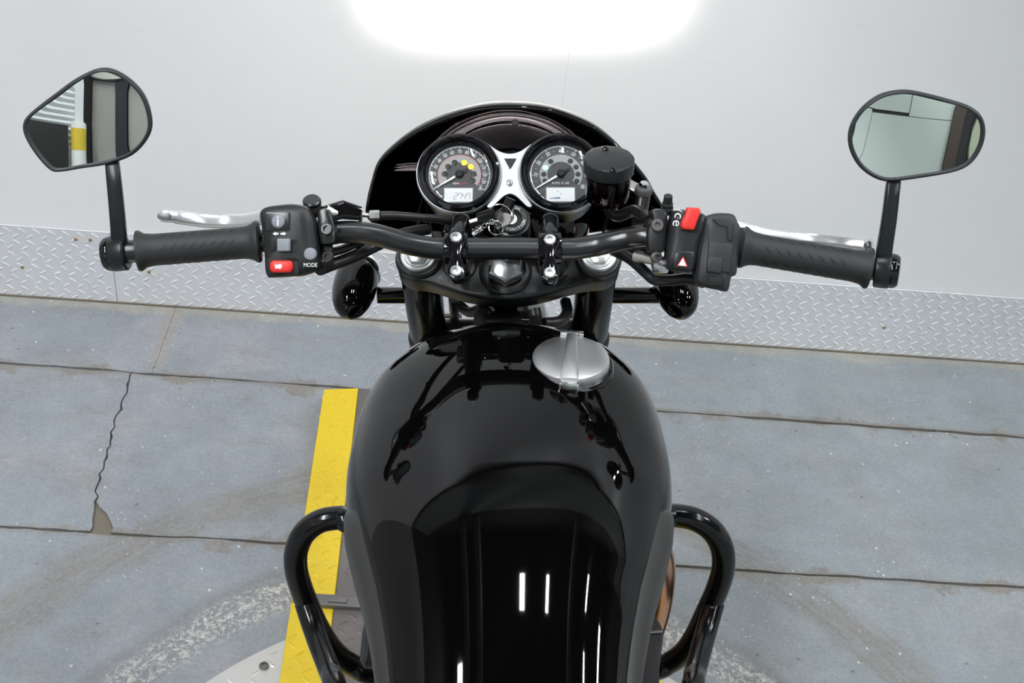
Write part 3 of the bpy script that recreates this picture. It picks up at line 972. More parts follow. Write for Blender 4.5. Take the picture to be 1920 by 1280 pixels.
RM = [(1688, 169), (1724, 172), (1790, 189), (1822, 201), (1842, 219), (1849, 246), (1842, 278), (1822, 307), (1790, 323), (1724, 335), (1668, 341), (1639, 334), (1612, 314), (1596, 288), (1590, 261), (1596, 232), (1616, 202), (1649, 178)]
mirror(P(224, 474, .963), None, None, [(224, 480, .963), (223, 440, .965), (218, 380, .975), (212, 320, .990), (208, 280, 1.012), (200, 250, 1.02)], LM, 1.0, (.07, -.955, .287), 'left bar-end mirror on its upright arm', -1)
mirror(P(1655, 506, .948), None, None, [(1655, 512, .948), (1658, 470, .950), (1667, 410, .960), (1674, 350, .975), (1679, 310, .998), (1690, 285, 1.01)], RM, .985, (-.10, -.955, .29), 'right bar-end mirror on its upright arm', 1)
# --- handlebar clamps
def dogbone(x, y0, y1, wb, ww):
    pts = []
    for s_ in (1, -1):
        pass
    L = [(x + wb * .0, y0 - wb * .95), (x + wb * .75, y0 - wb * .6), (x + wb, y0 + 2), (x + wb * .72, y0 + (y1 - y0) * .30), (x + ww, (y0 + y1) / 2), (x + wb * .72, y0 + (y1 - y0) * .70), (x + wb, y1 - 2), (x + wb * .75, y1 + wb * .6), (x, y1 + wb * .9)]
    Rr = [(2 * x - a, b) for a, b in L[1:-1]][::-1]
    return L + Rr
for cx_, yb0, yb1, cyl in ((855, 446, 509, 864), (1031, 450.5, 512.5, 1031)):
    c = P(cx_, 466, 1.0)
    barax = V((1, 0, 0))
    root = empty('handlebar_clamp', (0, 0, 0), bike)
    MB().lathe([(.0150, -.0118), (.0165, -.0108), (.0172, -.005), (.0172, .005), (.0165, .0108), (.0150, .0118)], c, barax, 36).build('clamp_body', M_bezel, root)
    o = c + SN * .0165
    poly = cr([PP(a, b, o, SN) for a, b in dogbone(cx_, yb0, yb1, 17.5, 9)], 4, True)
    MB().slab(poly, SN, [(.0025, -.0015), (.001, -.0012), (0, .0005), (0, .008), (.001, .009)]).build('clamp_cap', M_bezel, root, True, 50)
    for yb in (yb0, yb1):
        b0 = PP(cx_, yb, o + SN * .001, SN)
        MB().lathe([(.0062, -.001), (.0062, .0022), (.0052, .0034), (.0026, .0036), (.0023, .0010), (0, .0008)], b0, SN, 24).build('clamp_bolt', M_bolt, root)
    # riser below the bar and the slanted leg in front of it
    bo_ = PC(cx_ + 7, 500)
    MB().tube([c + V((0, .004, -.008)), c.lerp(bo_, .6), bo_], .0125, 24).build('riser', M_satin, root)
    MB().lathe([(.0185, -.002), (.0185, .002), (.017, .0032), (.012, .0032)], bo_, SN, 32).build('riser_boss', M_clamp, root)
    t0, t1 = P(cyl + 1, 412, 1.052), P(cx_, 450, 1.016)
    MB().tube([t0, t0.lerp(t1, .1), t0.lerp(t1, .9), t1], [.0072, .0092, .0098, .0098], 24).build('riser_leg', M_bezel, root)
    MB().tube([t0 + V((0, .004, -.001)), t0 + V((0, .02, -.06))], .0085, 20).build('riser_foot', M_satin, root)

# --- generic: plate traced in a plane facing up and back
VN = V((0, -.82, .57)).normalized()
def facing(px, py, Y, n=VN):
    o = P(px, py, Y)
    return o, n
def padded(name, pts, o, n, rings, mat, parent, sm=4, ang=45):
    poly = [PP(a, b, o, n) for a, b in pts]
    if sm: poly = cr(poly, sm, True)
    return MB().slab(poly, n, rings).build(name, mat, parent, True, ang)
def rrect(x0, y0, x1, y1, r=3, k=0):
    out = []
    for (cx_, cy_, a0) in ((x1 - r, y0 + r, -90), (x1 - r, y1 - r, 0), (x0 + r, y1 - r, 90), (x0 + r, y0 + r, 180)):
        for i in range(4):
            a = R(a0 + i * 30)
            out.append((cx_ + r * math.cos(a), cy_ + r * math.sin(a) + k * (cx_ + r * math.cos(a))))
    return out

# --- left switch cluster
o, n = facing(542, 452, .962)
sw = padded('left_switch_cluster', [(487, 396), (497, 388), (520, 384), (548, 382), (572, 386), (580, 394), (588, 412), (593, 440), (596, 470), (597, 497), (592, 506), (566, 517), (540, 519), (508, 521), (500, 518), (496, 505), (494, 470), (490, 430), (486, 408)],
            o, n, [(.014, -.0058), (.008, -.0048), (.004, -.0030), (.0012, -.0005), (0, .004), (0, .022), (.002, .034), (.008, .040)], M_plastic, bike, 3, 30)
sw['label'] = 'black left switch cluster with horn and mode buttons'
def at(px, py, h, o_=None, n_=None):
    o_ = o if o_ is None else o_
    n_ = n if n_ is None else n_
    return PP(px, py, o_ + n_ * h, n_)
def pl(name, pts, h0, h1, mat, parent, bev=.0006, sm=0):
    poly = [PP(a, b, o + n * h1, n) for a, b in pts]
    if sm: poly = cr(poly, sm, True)
    return MB().slab(poly, n, [(bev * 1.6, 0), (bev * .5, bev * .3), (0, bev), (0, h1 - h0)]).build(name, mat, parent, True, 50)
pl('switch_recess', rrect(497, 397, 544, 433, 4), .003, .0066, M_satin, sw)
pl('info_button', [(521 + 12.5 * math.cos(a * math.pi / 12), 415 + 12.5 * math.sin(a * math.pi / 12)) for a in range(24)], .004, .0095, M_greybtn, sw, .0012)
def letter(nm, s_, px, py, h, size, rot=0, sq=1.0, par=None, mat=None):
    t = MB()
    put_text(t, s_, fmat(at(px, py, h), n, (1, 0, 0)), size, rot, sq)
    return t.build(nm, mat or M_white, par, False)
letter('info_symbol', 'i', 521, 415, .0096, .0135, 0, 1, sw)
letter('mode_lettering', 'MODE', 582, 497, .0056, .0056, 0, .85, sw)
for px, sg in ((517, -1), (531, 1)):
    t = MB()
    t.slab([PP(px + sg * u, 438 + v, o + n * .0076, n) for u, v in ((6, 0), (0, -3.6), (0, -1.8), (-5, -1.8), (-5, 1.8), (0, 1.8), (0, 3.6))], n, [(0, 0), (0, .0008)])
    t.build('arrow_symbol', M_white, sw, False)
t = MB()
t.slab([PP(u, v, o + n * .0113, n) for u, v in ((515, 495.5), (519, 496.5), (527, 494.5), (529, 499), (526, 504), (520, 503), (516, 503.5))], n, [(0, 0), (0, .0006)])
t.build('horn_symbol', M_white, sw, False)
pl('slider_slot', rrect(506, 448, 560, 474, 2), .003, .0058, M_dark, sw)
pl('indicator_slider', rrect(519, 447, 543, 471, 2.5), .003, .0125, M_greybtn, sw, .0010)
pl('mode_button', [(581 + 11.8 * math.cos(a * math.pi / 12), 476 + 11.8 * math.sin(a * math.pi / 12)) for a in range(24)], .002, .0085, M_greybtn, sw, .0010)
pl('horn_recess', rrect(500, 482, 561, 516, 6), .002, .0058, M_dark, sw)
pl('horn_button', rrect(505, 488, 548, 511, 8), .003, .0108, M_red, sw, .0022)
# clutch perch clamp next to it
o2, n2 = facing(612, 440, .975)
cp = padded('clutch_perch', [(597, 396), (610, 390), (618, 396), (626, 415), (629, 440), (628, 455), (612, 458), (600, 455), (595, 425)], o2, n2, [(.004, -.0020), (.001, -.001), (0, .002), (0, .03), (.003, .036)], M_satin, bike)
MB().lathe([(.0062, 0), (.0062, .004), (.0052, .005), (.003, .005), (.0028, .002)], at(613, 430, .002, o2, n2), V((0, -.75, .65)), 20).build('perch_bolt', M_satin, cp)
MB().lathe([(.0058, 0), (.0058, .004), (.0048, .005), (.003, .005), (.0028, .002)], at(615, 481, .0, o2, n2), V((0, -.8, .55)), 20).build('lower_perch_bolt', M_satin, cp)
MB().tube([at(615, 481, -.002, o2, n2), at(612, 455, -.012, o2, n2)], .006, 14).build('perch_lug', M_satin, cp)
MB().lathe([(.0090, 0), (.0092, .006), (.0080, .010), (.0080, .012)], P(588, 398, 1.005), V((0, -.15, 1)), 24).build('pivot_nut', M_zinc, cp)
MB().lathe([(.0090, .012), (.0090, .0155), (.0075, .017), (.004, .017)], P(588, 398, 1.005), V((0, -.15, 1)), 24).build('pivot_bolt', M_satin, cp)
MB().strap([P(606, 402, 1.0), P(640, 393, 1.012), P(672, 400, 1.018)], [.016, .019, .014], .016, (0, .6, .8)).build('perch_body', M_bezel, cp)
MB().strap([P(612, 397, 1.0), P(632, 400, 1.002)], [.014, .004], .010, (0, .6, .8)).build('perch_bracket', M_zinc, cp)
# clutch lever
lv = [P(302, 405, 1.008), P(320, 405, 1.012), P(350, 409, 1.02), P(390, 414, 1.026), P(430, 415, 1.028), P(470, 412, 1.022), P(520, 402, 1.014), P(575, 399, 1.008)]
lp = cr(lv, 6)
NL = len(lp)
lev = MB().strap(lp, [(.0096 if i < 3 else .0115 if i < 9 else .0130) for i in range(NL)], [.0125 if i < 9 else .0115 for i in range(NL)], (0, .75, .66)).build('clutch_lever', M_lever, bike)
lev['label'] = 'polished aluminium clutch lever'
MB().rbox((0, 0, 0), .0068, .0035, .001, .0034, fmat(P(308, 405, 1.003), V((0, -.75, .6)), (1, 0, 0))).build('lever_tip_hole', M_steelgrey, lev)
# clutch cable with adjuster
cc = MB().tube(cr([P(712, 404, 1.025), P(740, 404, 1.03), P(790, 408, 1.04), P(840, 414, 1.06), P(900, 440, 1.09), P(930, 480, 1.10)], 6), .0042, 12).build('clutch_cable', M_cable, bike)
MB().tube([P(672, 402, 1.02), P(696, 404, 1.024)], .0024, 10).build('cable_screw', M_zinc, cc)
MB().lathe([(.0036, -.001), (.0072, 0), (.0072, .003), (.0036, .004)], P(672, 402, 1.02), V((1, .1, 0)), 12).build('adjuster_wheel', M_zinc, cc)
MB().lathe([(.0050, 0), (.0052, .001), (.0052, .009), (.005, .010)], P(693, 404, 1.0235), V((1, .1, 0)), 6).build('adjuster_nut', M_zinc, cc)
# wiring under the left bar
MB().tube(cr([P(600, 505, .965), P(620, 497, .985), P(660, 482, 1.0), P(700, 463, 1.02), P(750, 440, 1.05), P(800, 430, 1.08)], 6), .0062, 12).build('wiring_loom', M_cable, bike)
MB().tube(cr([P(597, 478, .985), P(640, 468, 1.0), P(664, 458, 1.01), P(690, 452, 1.03)], 6), .0045, 12).build('switch_cable', M_cable, bike)

# --- right switch cluster
o, n = facing(1290, 455, .958)
rs = padded('right_switch_cluster', [(1262, 398), (1272, 392), (1290, 394), (1318, 400), (1326, 412), (1318, 450), (1308, 490), (1302, 508), (1290, 512), (1262, 508), (1250, 500), (1250, 480), (1254, 440)],
            o, n, [(.010, -.0045), (.005, -.0035), (.0015, -.0008), (0, .003), (0, .022), (.002, .034), (.008, .040)], M_plastic, bike, 3, 30)
rs['label'] = 'black right switch cluster with red stop switch'
pl('kill_switch_well', [(1284, 396), (1318, 402), (1308, 436), (1276, 432)], 0, .0052, M_dark, rs)
pl('kill_switch', [(1290, 388.5), (1311, 389.5), (1314.5, 396), (1308, 414), (1303, 429), (1299, 431), (1281, 429), (1277.5, 424), (1279, 414), (1285, 403)], .002, .0125, M_red, rs, .0016)
pl('hazard_recess', [(1265, 477), (1272, 470), (1302, 472), (1299, 505), (1262, 503)], 0, .0050, M_satin, rs, .001)
pl('hazard_button', [(1281.5, 480.5), (1290.5, 500), (1270, 498.5)], .001, .0085, M_red, rs, .001)
pl('hazard_triangle', [(1280.5, 483.5), (1287.5, 499), (1271.5, 497.8)], .003, .0096, M_white, rs, .0004)
for ch, px, py, sz in (('c', 1273, 404.5, .0135), ('e', 1269.5, 418.5, .0135), ('(', 1272, 394, .010)):
    letter('switch_letter', ch, px, py, .0054, sz, R(-100), 1, rs)
# throttle housing
o3, n3 = facing(1348, 470, .950)
th = padded('throttle_housing', [(1322, 410), (1332, 402), (1352, 399), (1376, 402), (1384, 416), (1390, 430), (1386, 470), (1382, 512), (1372, 520), (1366, 545), (1350, 544), (1316, 536), (1306, 528), (1306, 505), (1310, 470), (1316, 440)],
            o3, n3, [(.014, -.0045), (.008, -.0036), (.003, -.0015), (0, .003), (0, .024), (.002, .034), (.008, .040)], M_greyplastic, bike, 3, 30)
th['label'] = 'charcoal throttle housing'
o, n = o3, n3
pl('housing_cover', [(1330, 452), (1374, 457), (1370, 512), (1326, 505)], .002, .0068, M_greyplastic, th, .0012)
pl('cable_entry', [(1328, 480), (1356, 483), (1353, 513), (1325, 509)], .002, .0086, M_greyplastic, th, .0012)
pl('housing_rib', [(1337, 410), (1350, 405), (1372, 410), (1378, 425), (1374, 452), (1366, 451), (1368, 425), (1345, 420)], .002, .0062, M_greyplastic, th, .0012)
pl('connector_socket', rrect(1328, 517, 1357, 536, 3), .0, .0050, M_dark, th, .0008)
MB().lathe([(.0185, -.003), (.019, 0), (.019, .005), (.0185, .006)], P(1382, 461.5, .976), (P(1632, 503.5, .9505) - P(1389, 462.5, .975)), 40).build('throttle_collar', M_dark, th)
# brake master cylinder clamp
o4, n4 = facing(1233, 440, .972)
mc = padded('brake_master_cylinder', [(1222, 396), (1232, 391), (1246, 394), (1252, 404), (1250, 440), (1246, 470), (1232, 473), (1218, 471), (1214, 450), (1216, 425), (1226, 415)], o4, n4, [(.004, -.002), (.001, -.001), (0, .002), (0, .03), (.003, .036)], M_plastic, bike)
MB().lathe([(.0062, 0), (.0062, .004), (.0052, .005), (.003, .005), (.0028, .002)], at(1232, 423, .0025, o4, n4), V((0, -.75, .65)), 20).build('clamp_bolt', M_steelgrey, mc)
MB().lathe([(.0058, 0), (.0058, .004), (.0048, .005), (.003, .005), (.0028, .002)], at(1229, 482, -.004, o4, n4), V((.3, -.8, .5)), 16).build('lower_clamp_bolt', M_steelgrey, mc)
nb0, nb1 = P(1250, 398, 1.0), P(1253, 367, 1.0)
MB().tube([nb0, nb0.lerp(nb1, .3), nb0.lerp(nb1, .32), nb0.lerp(nb1, .55), nb0.lerp(nb1, .57), nb1], [.0062, .0062, .0055, .0055, .0048, .0042], 16).build('bleed_nipple_cap', M_rubber, mc)
MB().tube([P(1192, 480, .985), P(1210, 484, .978), P(1226, 489, .97)], [.0062, .0052, .0040], 16).build('hose_ferrule', M_zinc, mc)
MB().lathe([(.0042, -.009), (.0075, -.006), (.0085, 0), (.0075, .006), (.0042, .009)], P(1240, 497, .962), V((1, .1, -.2)), 20).build('banjo_bolt', M_bolt, mc)
MB().tube(cr([P(1150, 470, 1.05), P(1180, 484, 1.02), P(1210, 510, .995), P(1228, 524, .985), P(1260, 525, .975), P(1290, 522, .97), P(1322, 530, .965)], 6), .0058, 12).build('throttle_cable', M_cable, bike)
MB().tube(cr([P(1150, 452, 1.06), P(1178, 470, 1.04), P(1205, 474, 1.02), P(1225, 470, 1.0)], 6), .0065, 12).build('brake_hose', M_cable, bike)
# brake lever
lv = [P(1250, 420, 1.01), P(1300, 415, 1.02), P(1360, 419, 1.025), P(1400, 428, 1.018), P(1450, 440, 1.005), P(1520, 447, .99), P(1580, 454, .987), P(1622, 459, .980), P(1632, 461, .978)]
lp = cr(lv, 6)
lev = MB().strap(lp, .0105, .0095, (0, .75, .66)).build('brake_lever', M_lever, bike)
lev['label'] = 'polished aluminium brake lever'
e_ = P(1628, 459, .978)
MB().lathe([(0, -.0062), (.0042, -.0045), (.0060, 0), (.0042, .0045), (0, .0062)], e_, V((0, 0, 1)), 20).build('lever_ball_end', M_chrome, lev)

# --- brake fluid reservoir
rv0 = P(1142.5, 297, 1.062)
UP = V((0, -.02, 1)).normalized()
k_ = mpp(rv0)
rr_ = 48 * k_
mb = MB()
rings = []
prof = [(.30, .0012), (.90, .0008), (.97, 0), (1.0, -.0016), (1.0, -.0138), (.97, -.0146)]
res = empty('brake_fluid_reservoir', (0, 0, 0), bike)
res['label'] = 'amber brake fluid reservoir with black screw cap'
x, y, z = frame(UP)
for f, h in prof:
    ring = []
    for j in range(72):
        a = 2 * math.pi * j / 72
        kk = 1.0 if (j % 6) < 4 or f < .95 else .985
        ring.append(rv0 + z * h + (x * math.cos(a) + y * math.sin(a)) * rr_ * f * kk)
    rings.append(ring)
mb.loft(rings).build('reservoir_cap', M_plastic, res, True, 40)
for px, py in ((1149, 318.5), (1135, 279)):
    c = PP(px, py, rv0 + z * .001, z)
    MB().lathe([(.0034, -.001), (.0034, .0008), (.0024, .0016), (.0016, .0016), (.0014, .0004)], c, z, 18).build('cap_screw', M_bezel, res)
MB().lathe([(rr_ * .90, -.0146), (rr_ * .90, -.040), (rr_ * .84, -.046), (rr_ * .5, -.052), (.006, -.053)], rv0, UP, 48).build('reservoir_bowl', M_amberglass, res)
MB().lathe([(rr_ * .80, -.020), (rr_ * .80, -.040), (rr_ * .6, -.046)], rv0, UP, 40).build('brake_fluid', M_fluid, res)
MB().strap([rv0 + V((.001, -rr_ * .97, -.017)), rv0 + V((.001, -rr_ * .97, -.036))], .0055, .004, (1, 0, 0)).build('sight_rib', M_bezel, res)
MB().tube(cr([rv0 + UP * -.05, rv0 + V((.01, -.005, -.065)), P(1190, 395, 1.04), P(1215, 412, 1.005), P(1228, 425, .99)], 6), .0062, 12).build('reservoir_hose', M_cable, res)
bk = P(1207, 353, 1.055)
MB().strap([rv0 + V((.015, .004, -.028)), bk + V((-.006, .006, -.004)), bk + V((.004, .0, -.004))], .014, .003, (0, 1, .2)).build('reservoir_bracket', M_zinc, res)
MB().lathe([(.0088, -.005), (.0092, -.003), (.0088, -.001), (.0088, .001), (.0082, .0018), (.005, .002)], bk, UP, 28).build('bracket_washer', M_steelgrey, res)
MB().lathe([(.0050, .001), (.0050, .0058), (.0042, .007)], bk, UP, 6).build('bracket_bolt', M_chrome, res)
MB().tube([bk + V((0, 0, -.008)), bk + V((-.005, -.02, -.03)), P(1222, 415, .995)], .0075, 12).build('bracket_arm', M_satin, res)

# --- instruments
GE = R(54)
GN = V((0, -math.cos(GE), math.sin(GE)))
GU = GN.cross(V((1, 0, 0)))
GY = 1.115
def gauge(px, py, name, label, tach):
    c = P(px, py, GY)
    M = fmat(c, GN, (1, 0, 0))
    ro = 81 * mpp(c)
    root = MB().lathe([(ro * .985, -.0065), (ro * .95, -.016), (ro * .86, -.046), (ro * .5, -.052), (0, -.053)], c, GN, 64).build(name, M_satin, bike)
    root['label'] = label
    MB().lathe([(ro * .99, -.0065), (ro, -.005), (ro, -.0005), (ro * .985, .0012), (ro * .96, .0012)], c, GN, 96, caps=False).build('bright_ring', M_brush, root)
    MB().lathe([(ro * .97, .0005), (ro * .965, .0040), (ro * .93, .0078), (ro * .875, .0090), (ro * .82, .0072), (ro * .775, .003), (ro * .755, -.002), (ro * .748, -.0045)], c, GN, 96, caps=False).build('bezel', M_bezel, root)
    rd = ro * .75
    def disc(r0, r1, h, mat, nm, a0=0, a1=360):
        n_ = max(8, int((a1 - a0) / 5))
        mb = MB()
        rings = []
        for k in range(n_ + (0 if a1 - a0 == 360 else 1)):
            a = R(a0) + R(a1 - a0) * k / n_
            rings.append([V((math.cos(a) * r0 * rd, math.sin(a) * r0 * rd, h)), V((math.cos(a) * r1 * rd, math.sin(a) * r1 * rd, h))])
        vs_ = [p for r_ in rings for p in r_]
        K = len(rings)
        fs_ = []
        for k in range(K if a1 - a0 == 360 else K - 1):
            k2 = (k + 1) % K
            fs_.append((2 * k, 2 * k + 1, 2 * k2 + 1, 2 * k2))
        mb.add(vs_, fs_, M)
        return mb.build(nm, mat, root, False, recalc=False)
    H0 = -.0040
    MB().lathe([(ro * .752, H0 - .001), (ro * .752, H0)], c, GN, 64).build('dial', M_dial, root)
    disc(.40, .66, H0 + .0002, M_dialsilver, 'dial_ring', -32, 212)
    disc(.001, .42, H0 + .0003, M_dialcarbon, 'dial_centre')
    disc(.925, .945, H0 + .0003, M_white, 'scale_arc', -33, 213)
    t = MB()
    for sc_k in range(0, 15 if not tach else 9):
        a = R(212.5 - 17.5 * sc_k) if not tach else R(212 - 30.5 * sc_k)
        t.add([V((u, v, H0 + .0003)) for u, v in ((rd * .94, -.00028), (rd * .94, .00028), (rd * .86, .00028), (rd * .86, -.00028))], [(0, 1, 2, 3)], M @ Matrix.Rotation(a, 4, 'Z'))
        s_ = str(sc_k * 10)
        put_text(t, s_, M @ Matrix.Translation((rd * .775 * math.cos(a), rd * .775 * math.sin(a), H0 + .0003)), rd * (.165 if not tach else .175), (a - R(90)) * .82, .80)
        if not tach and sc_k < 14:
            a2 = a - R(8.75)
            t.add([V((u, v, H0 + .0003)) for u, v in ((rd * .935, -.00018), (rd * .935, .00018), (rd * .895, .00018), (rd * .895, -.00018))], [(0, 1, 2, 3)], M @ Matrix.Rotation(a2, 4, 'Z'))
        if tach and sc_k < 8:
            a2 = a - R(15.25)
            p = V((rd * .80 * math.cos(a2), rd * .80 * math.sin(a2), H0 + .0003))
            t.add([p + V((.0005, 0, 0)), p + V((0, .0005, 0)), p - V((.0005, 0, 0)), p - V((0, .0005, 0))], [(0, 1, 2, 3)], M)
    put_text(t, 'R.P.M. X 100' if tach else 'MPH', M @ Matrix.Translation((-.0005 if tach else -rd * .10, -rd * .30, H0 + .0006)), rd * .10)
    t.build('dial_numbers', M_white, root, False)
    if not tach:
        t = MB()
        put_text(t, 'km/h', M @ Matrix.Translation((rd * .13, -rd * .30, H0 + .0006)), rd * .10)
        t.build('red_lettering', M_redprint, root, False)
        t = MB()
        for k in range(12):
            a = R(205 - k * 21)
            put_text(t, str(k * 20), M @ Matrix.Translation((rd * .585 * math.cos(a), rd * .585 * math.sin(a), H0 + .0005)), rd * .075, a - R(90))
        t.build('inner_scale', M_pink, root, False)
        disc(.655, .67, H0 + .0004, M_pink, 'inner_scale_arc', -32, 212)
        lamps = [(70, .43, M_amberlamp), (37, .44, M_amberlamp), (110, .43, M_lampoff), (143, .44, M_lampoff), (177, .45, M_lampoff), (3, .45, M_lampoff), (-25, .46, M_lampoff)]
    else:
        lamps = [(126, .53, M_lampoff), (155, .53, M_greenlamp), (180, .53, M_lampoff), (204, .54, M_lampoff), (56, .53, M_lampoff), (27, .53, M_lampoff), (0, .53, M_lampoff), (-25, .54, M_lampoff)]
    for a, r_, m_ in lamps:
        p = V((rd * r_ * math.cos(R(a)), rd * r_ * math.sin(R(a)), 0))
        MB().lathe([(rd * (.095 if not tach else .085), H0 + .0004), (rd * .08, H0 + .0007), (0, H0 + .0008)], M @ p, GN, 20).build('warning_lamp', m_, root)
    # display
    x0, x1, y0, y1 = (-.45, .41, -.90, -.455)
    z0 = H0 + .0009
    MB().box((x0 * rd - .0007, y0 * rd - .0007, H0), (x1 * rd + .0007, y1 * rd + .0007, z0 - .0002), M).build('display_frame', M_dialsilver, root, False)
    MB().box((x0 * rd, y0 * rd, H0), (x1 * rd, y1 * rd, z0), M).build('display', M_lcd, root, False)
    t = MB()
    if not tach:
        SEG = {'2': 'abged', '7': 'abcf', '4': 'fgbc'}
        cw, ch = rd * .095, rd * .10
        for i, d_ in enumerate('2747'):
            bx0 = x1 * rd - rd * .58 + i * cw * 1.40
            by0 = y0 * rd + rd * .085
            segp = {'a': (0, 2 * ch, cw, 2 * ch), 'b': (cw, ch, cw, 2 * ch), 'c': (cw, 0, cw, ch), 'd': (0, 0, cw, 0), 'e': (0, 0, 0, ch), 'f': (0, ch, 0, 2 * ch), 'g': (0, ch, cw, ch)}
            for sname in SEG[d_]:
                ax0, ay0, ax1, ay1 = segp[sname]
                w_ = .00022
                sl = .12
                if ax0 == ax1: q4 = [(ax0 - w_, ay0 + w_), (ax0 + w_, ay0 + w_), (ax0 + w_, ay1 - w_), (ax0 - w_, ay1 - w_)]
                else: q4 = [(ax0 + w_, ay0 - w_), (ax1 - w_, ay0 - w_), (ax1 - w_, ay0 + w_), (ax0 + w_, ay0 + w_)]
                t.add([V((bx0 + u + v * sl, by0 + v, z0 + .0001)) for u, v in q4], [(0, 1, 2, 3)], M)
        t.build('odometer_digits', M_lcdink, root, False)
    else:
        for i in range(6):
            u0 = x0 * rd + rd * .07 + i * rd * .058
            h_ = rd * (.018 + .008 * i)
            t.add([V((u, v, z0 + .0001)) for u, v in ((u0, y0 * rd + rd * .08), (u0 + rd * .05, y0 * rd + rd * .08), (u0 + rd * .05, y0 * rd + rd * .08 + h_), (u0, y0 * rd + rd * .08 + h_))], [(0, 1, 2, 3)], M)
        for u0, v0 in ((-.12, -.60), (-.03, -.68)):
            t.add([V((u0 * rd + a, v0 * rd + b, z0 + .0001)) for a, b in ((0, 0), (.0008, 0), (.0008, .0012), (0, .0012))], [(0, 1, 2, 3)], M)
        t.build('fuel_bars', M_lcdblue, root, False)
    # needle at zero
    a = R(212.5)
    mb = MB()
    mb.add([V((rd * .16, -.0011, H0 + .003)), V((rd * .90, -.00035, H0 + .003)), V((rd * .90, .00035, H0 + .003)), V((rd * .16, .0011, H0 + .003)),
            V((rd * .16, -.0014, H0 + .0022)), V((rd * .90, -.0005, H0 + .0022)), V((rd * .90, .0005, H0 + .0022)), V((rd * .16, .0014, H0 + .0022))],
           [(0, 1, 2, 3), (0, 4, 5, 1), (1, 5, 6, 2), (2, 6, 7, 3), (3, 7, 4, 0)], M @ Matrix.Rotation(a, 4, 'Z'))
    mb.build('needle', M_needle, root, False)
    mb = MB().lathe([(rd * .12, H0 + .001), (rd * .12, H0 + .0035), (rd * .09, H0 + .0045), (0, H0 + .0047)], c, GN, 24)
    mb.add([V((0, -.0014, H0 + .0034)), V((-rd * .34, -.0007, H0 + .0034)), V((-rd * .34, .0007, H0 + .0034)), V((0, .0014, H0 + .0034))], [(0, 1, 2, 3)], M @ Matrix.Rotation(a, 4, 'Z'))
    mb.build('needle_hub', M_dark, root)
    MB().lathe([(ro * .765, .0022), (ro * .70, .0031), (ro * .4, .0040), (0, .0044)], c, GN, 64).build('gauge_glass', M_glass, root, True, 60)
    return c
gL = gauge(861, 325, 'speedometer', 'round speedometer with white display', False)
gR = gauge(1052, 324, 'tachometer', 'round tachometer with lit green lamp', True)
gm = (gL + gR) / 2
def PG(px, py, h=0): return PP(px, py, gm + GN * h, GN)
poly = cr([PG(a, b, -.001) for a, b in ((916, 270), (926, 277), (940, 284.5), (956, 287.5), (973, 284), (986, 276.5), (997, 269), (985, 283), (977, 304), (974, 324), (977, 345), (985, 367), (998, 386), (990, 388), (981, 380), (969, 369), (956, 364), (943, 369), (930, 381), (921, 389), (913, 387), (928, 367), (936, 345), (939, 325), (936, 304), (928, 283))], 3, True)
bpl = MB().slab(poly, GN, [(.0008, 0), (0, .0008), (0, .004)]).build('instrument_bracket', M_brush, bike, True, 40)
MB().slab([PG(945.5, 297, .0005), PG(968, 297, .0005), PG(956.5, 316, .0005)], GN, [(0.0004, -.0005), (0, 0), (0, .001)]).build('triangle_badge', M_dark, bpl, False)
MB().lathe([(.0032, -.0005), (.0032, .0012), (.0024, .0018), (.0012, .0018), (.001, .0006)], PG(955.5, 342, 0), GN, 20).build('bracket_screw', M_bolt, bpl)
MB().strap([gm + V((0, .02, -.03)), gm + V((0, .01, -.07)), S0 + V((0, .03, .0))], .06, .01, (1, 0, 0)).build('instrument_stay', M_satin, bike)

# --- ignition switch
ig = P(960, 412, 1.052)
IN = V((0, -.45, .89)).normalized()
igs = MB().lathe([(.0165, 0), (.0190, -.001), (.0195, -.004), (.0195, -.04), (.017, -.06)], ig, IN, 48).build('ignition_switch', M_satin, bike)
MB().lathe([(.0165, -.0005), (.0165, .002), (.0155, .0028), (.0105, .0028), (.0098, .0010), (.0090, .0006)], ig, IN, 48).build('switch_face', M_plastic, igs)
MB().lathe([(.0066, 0), (.0066, .0022), (.0060, .003), (.001, .003)], ig + V((-.001, -.001, 0)), IN, 28).build('lock_barrel', M_silver, igs)
t = MB()
Mi = fmat(ig + IN * .0031, IN, (1, 0, 0))
word = 'IGNITION'
for i, ch in enumerate(word):
    a = R(-112 + i * 14)
    put_text(t, ch, Mi @ Matrix.Translation((.0132 * math.cos(a), .0132 * math.sin(a), 0)), .0046, a + R(90), .9)
for i, ch in enumerate('ON'):
    a = R(72 - i * 14)
    put_text(t, ch, Mi @ Matrix.Translation((.0132 * math.cos(a), .0132 * math.sin(a), 0)), .0042, a - R(90), .9)
t.build('switch_lettering', M_white, igs, False)
MB().tube(cr([ig + V((.006, .02, -.05)), S0 + V((0, .03, .005))], 4), .012, 12).build('switch_mount', M_satin, igs)

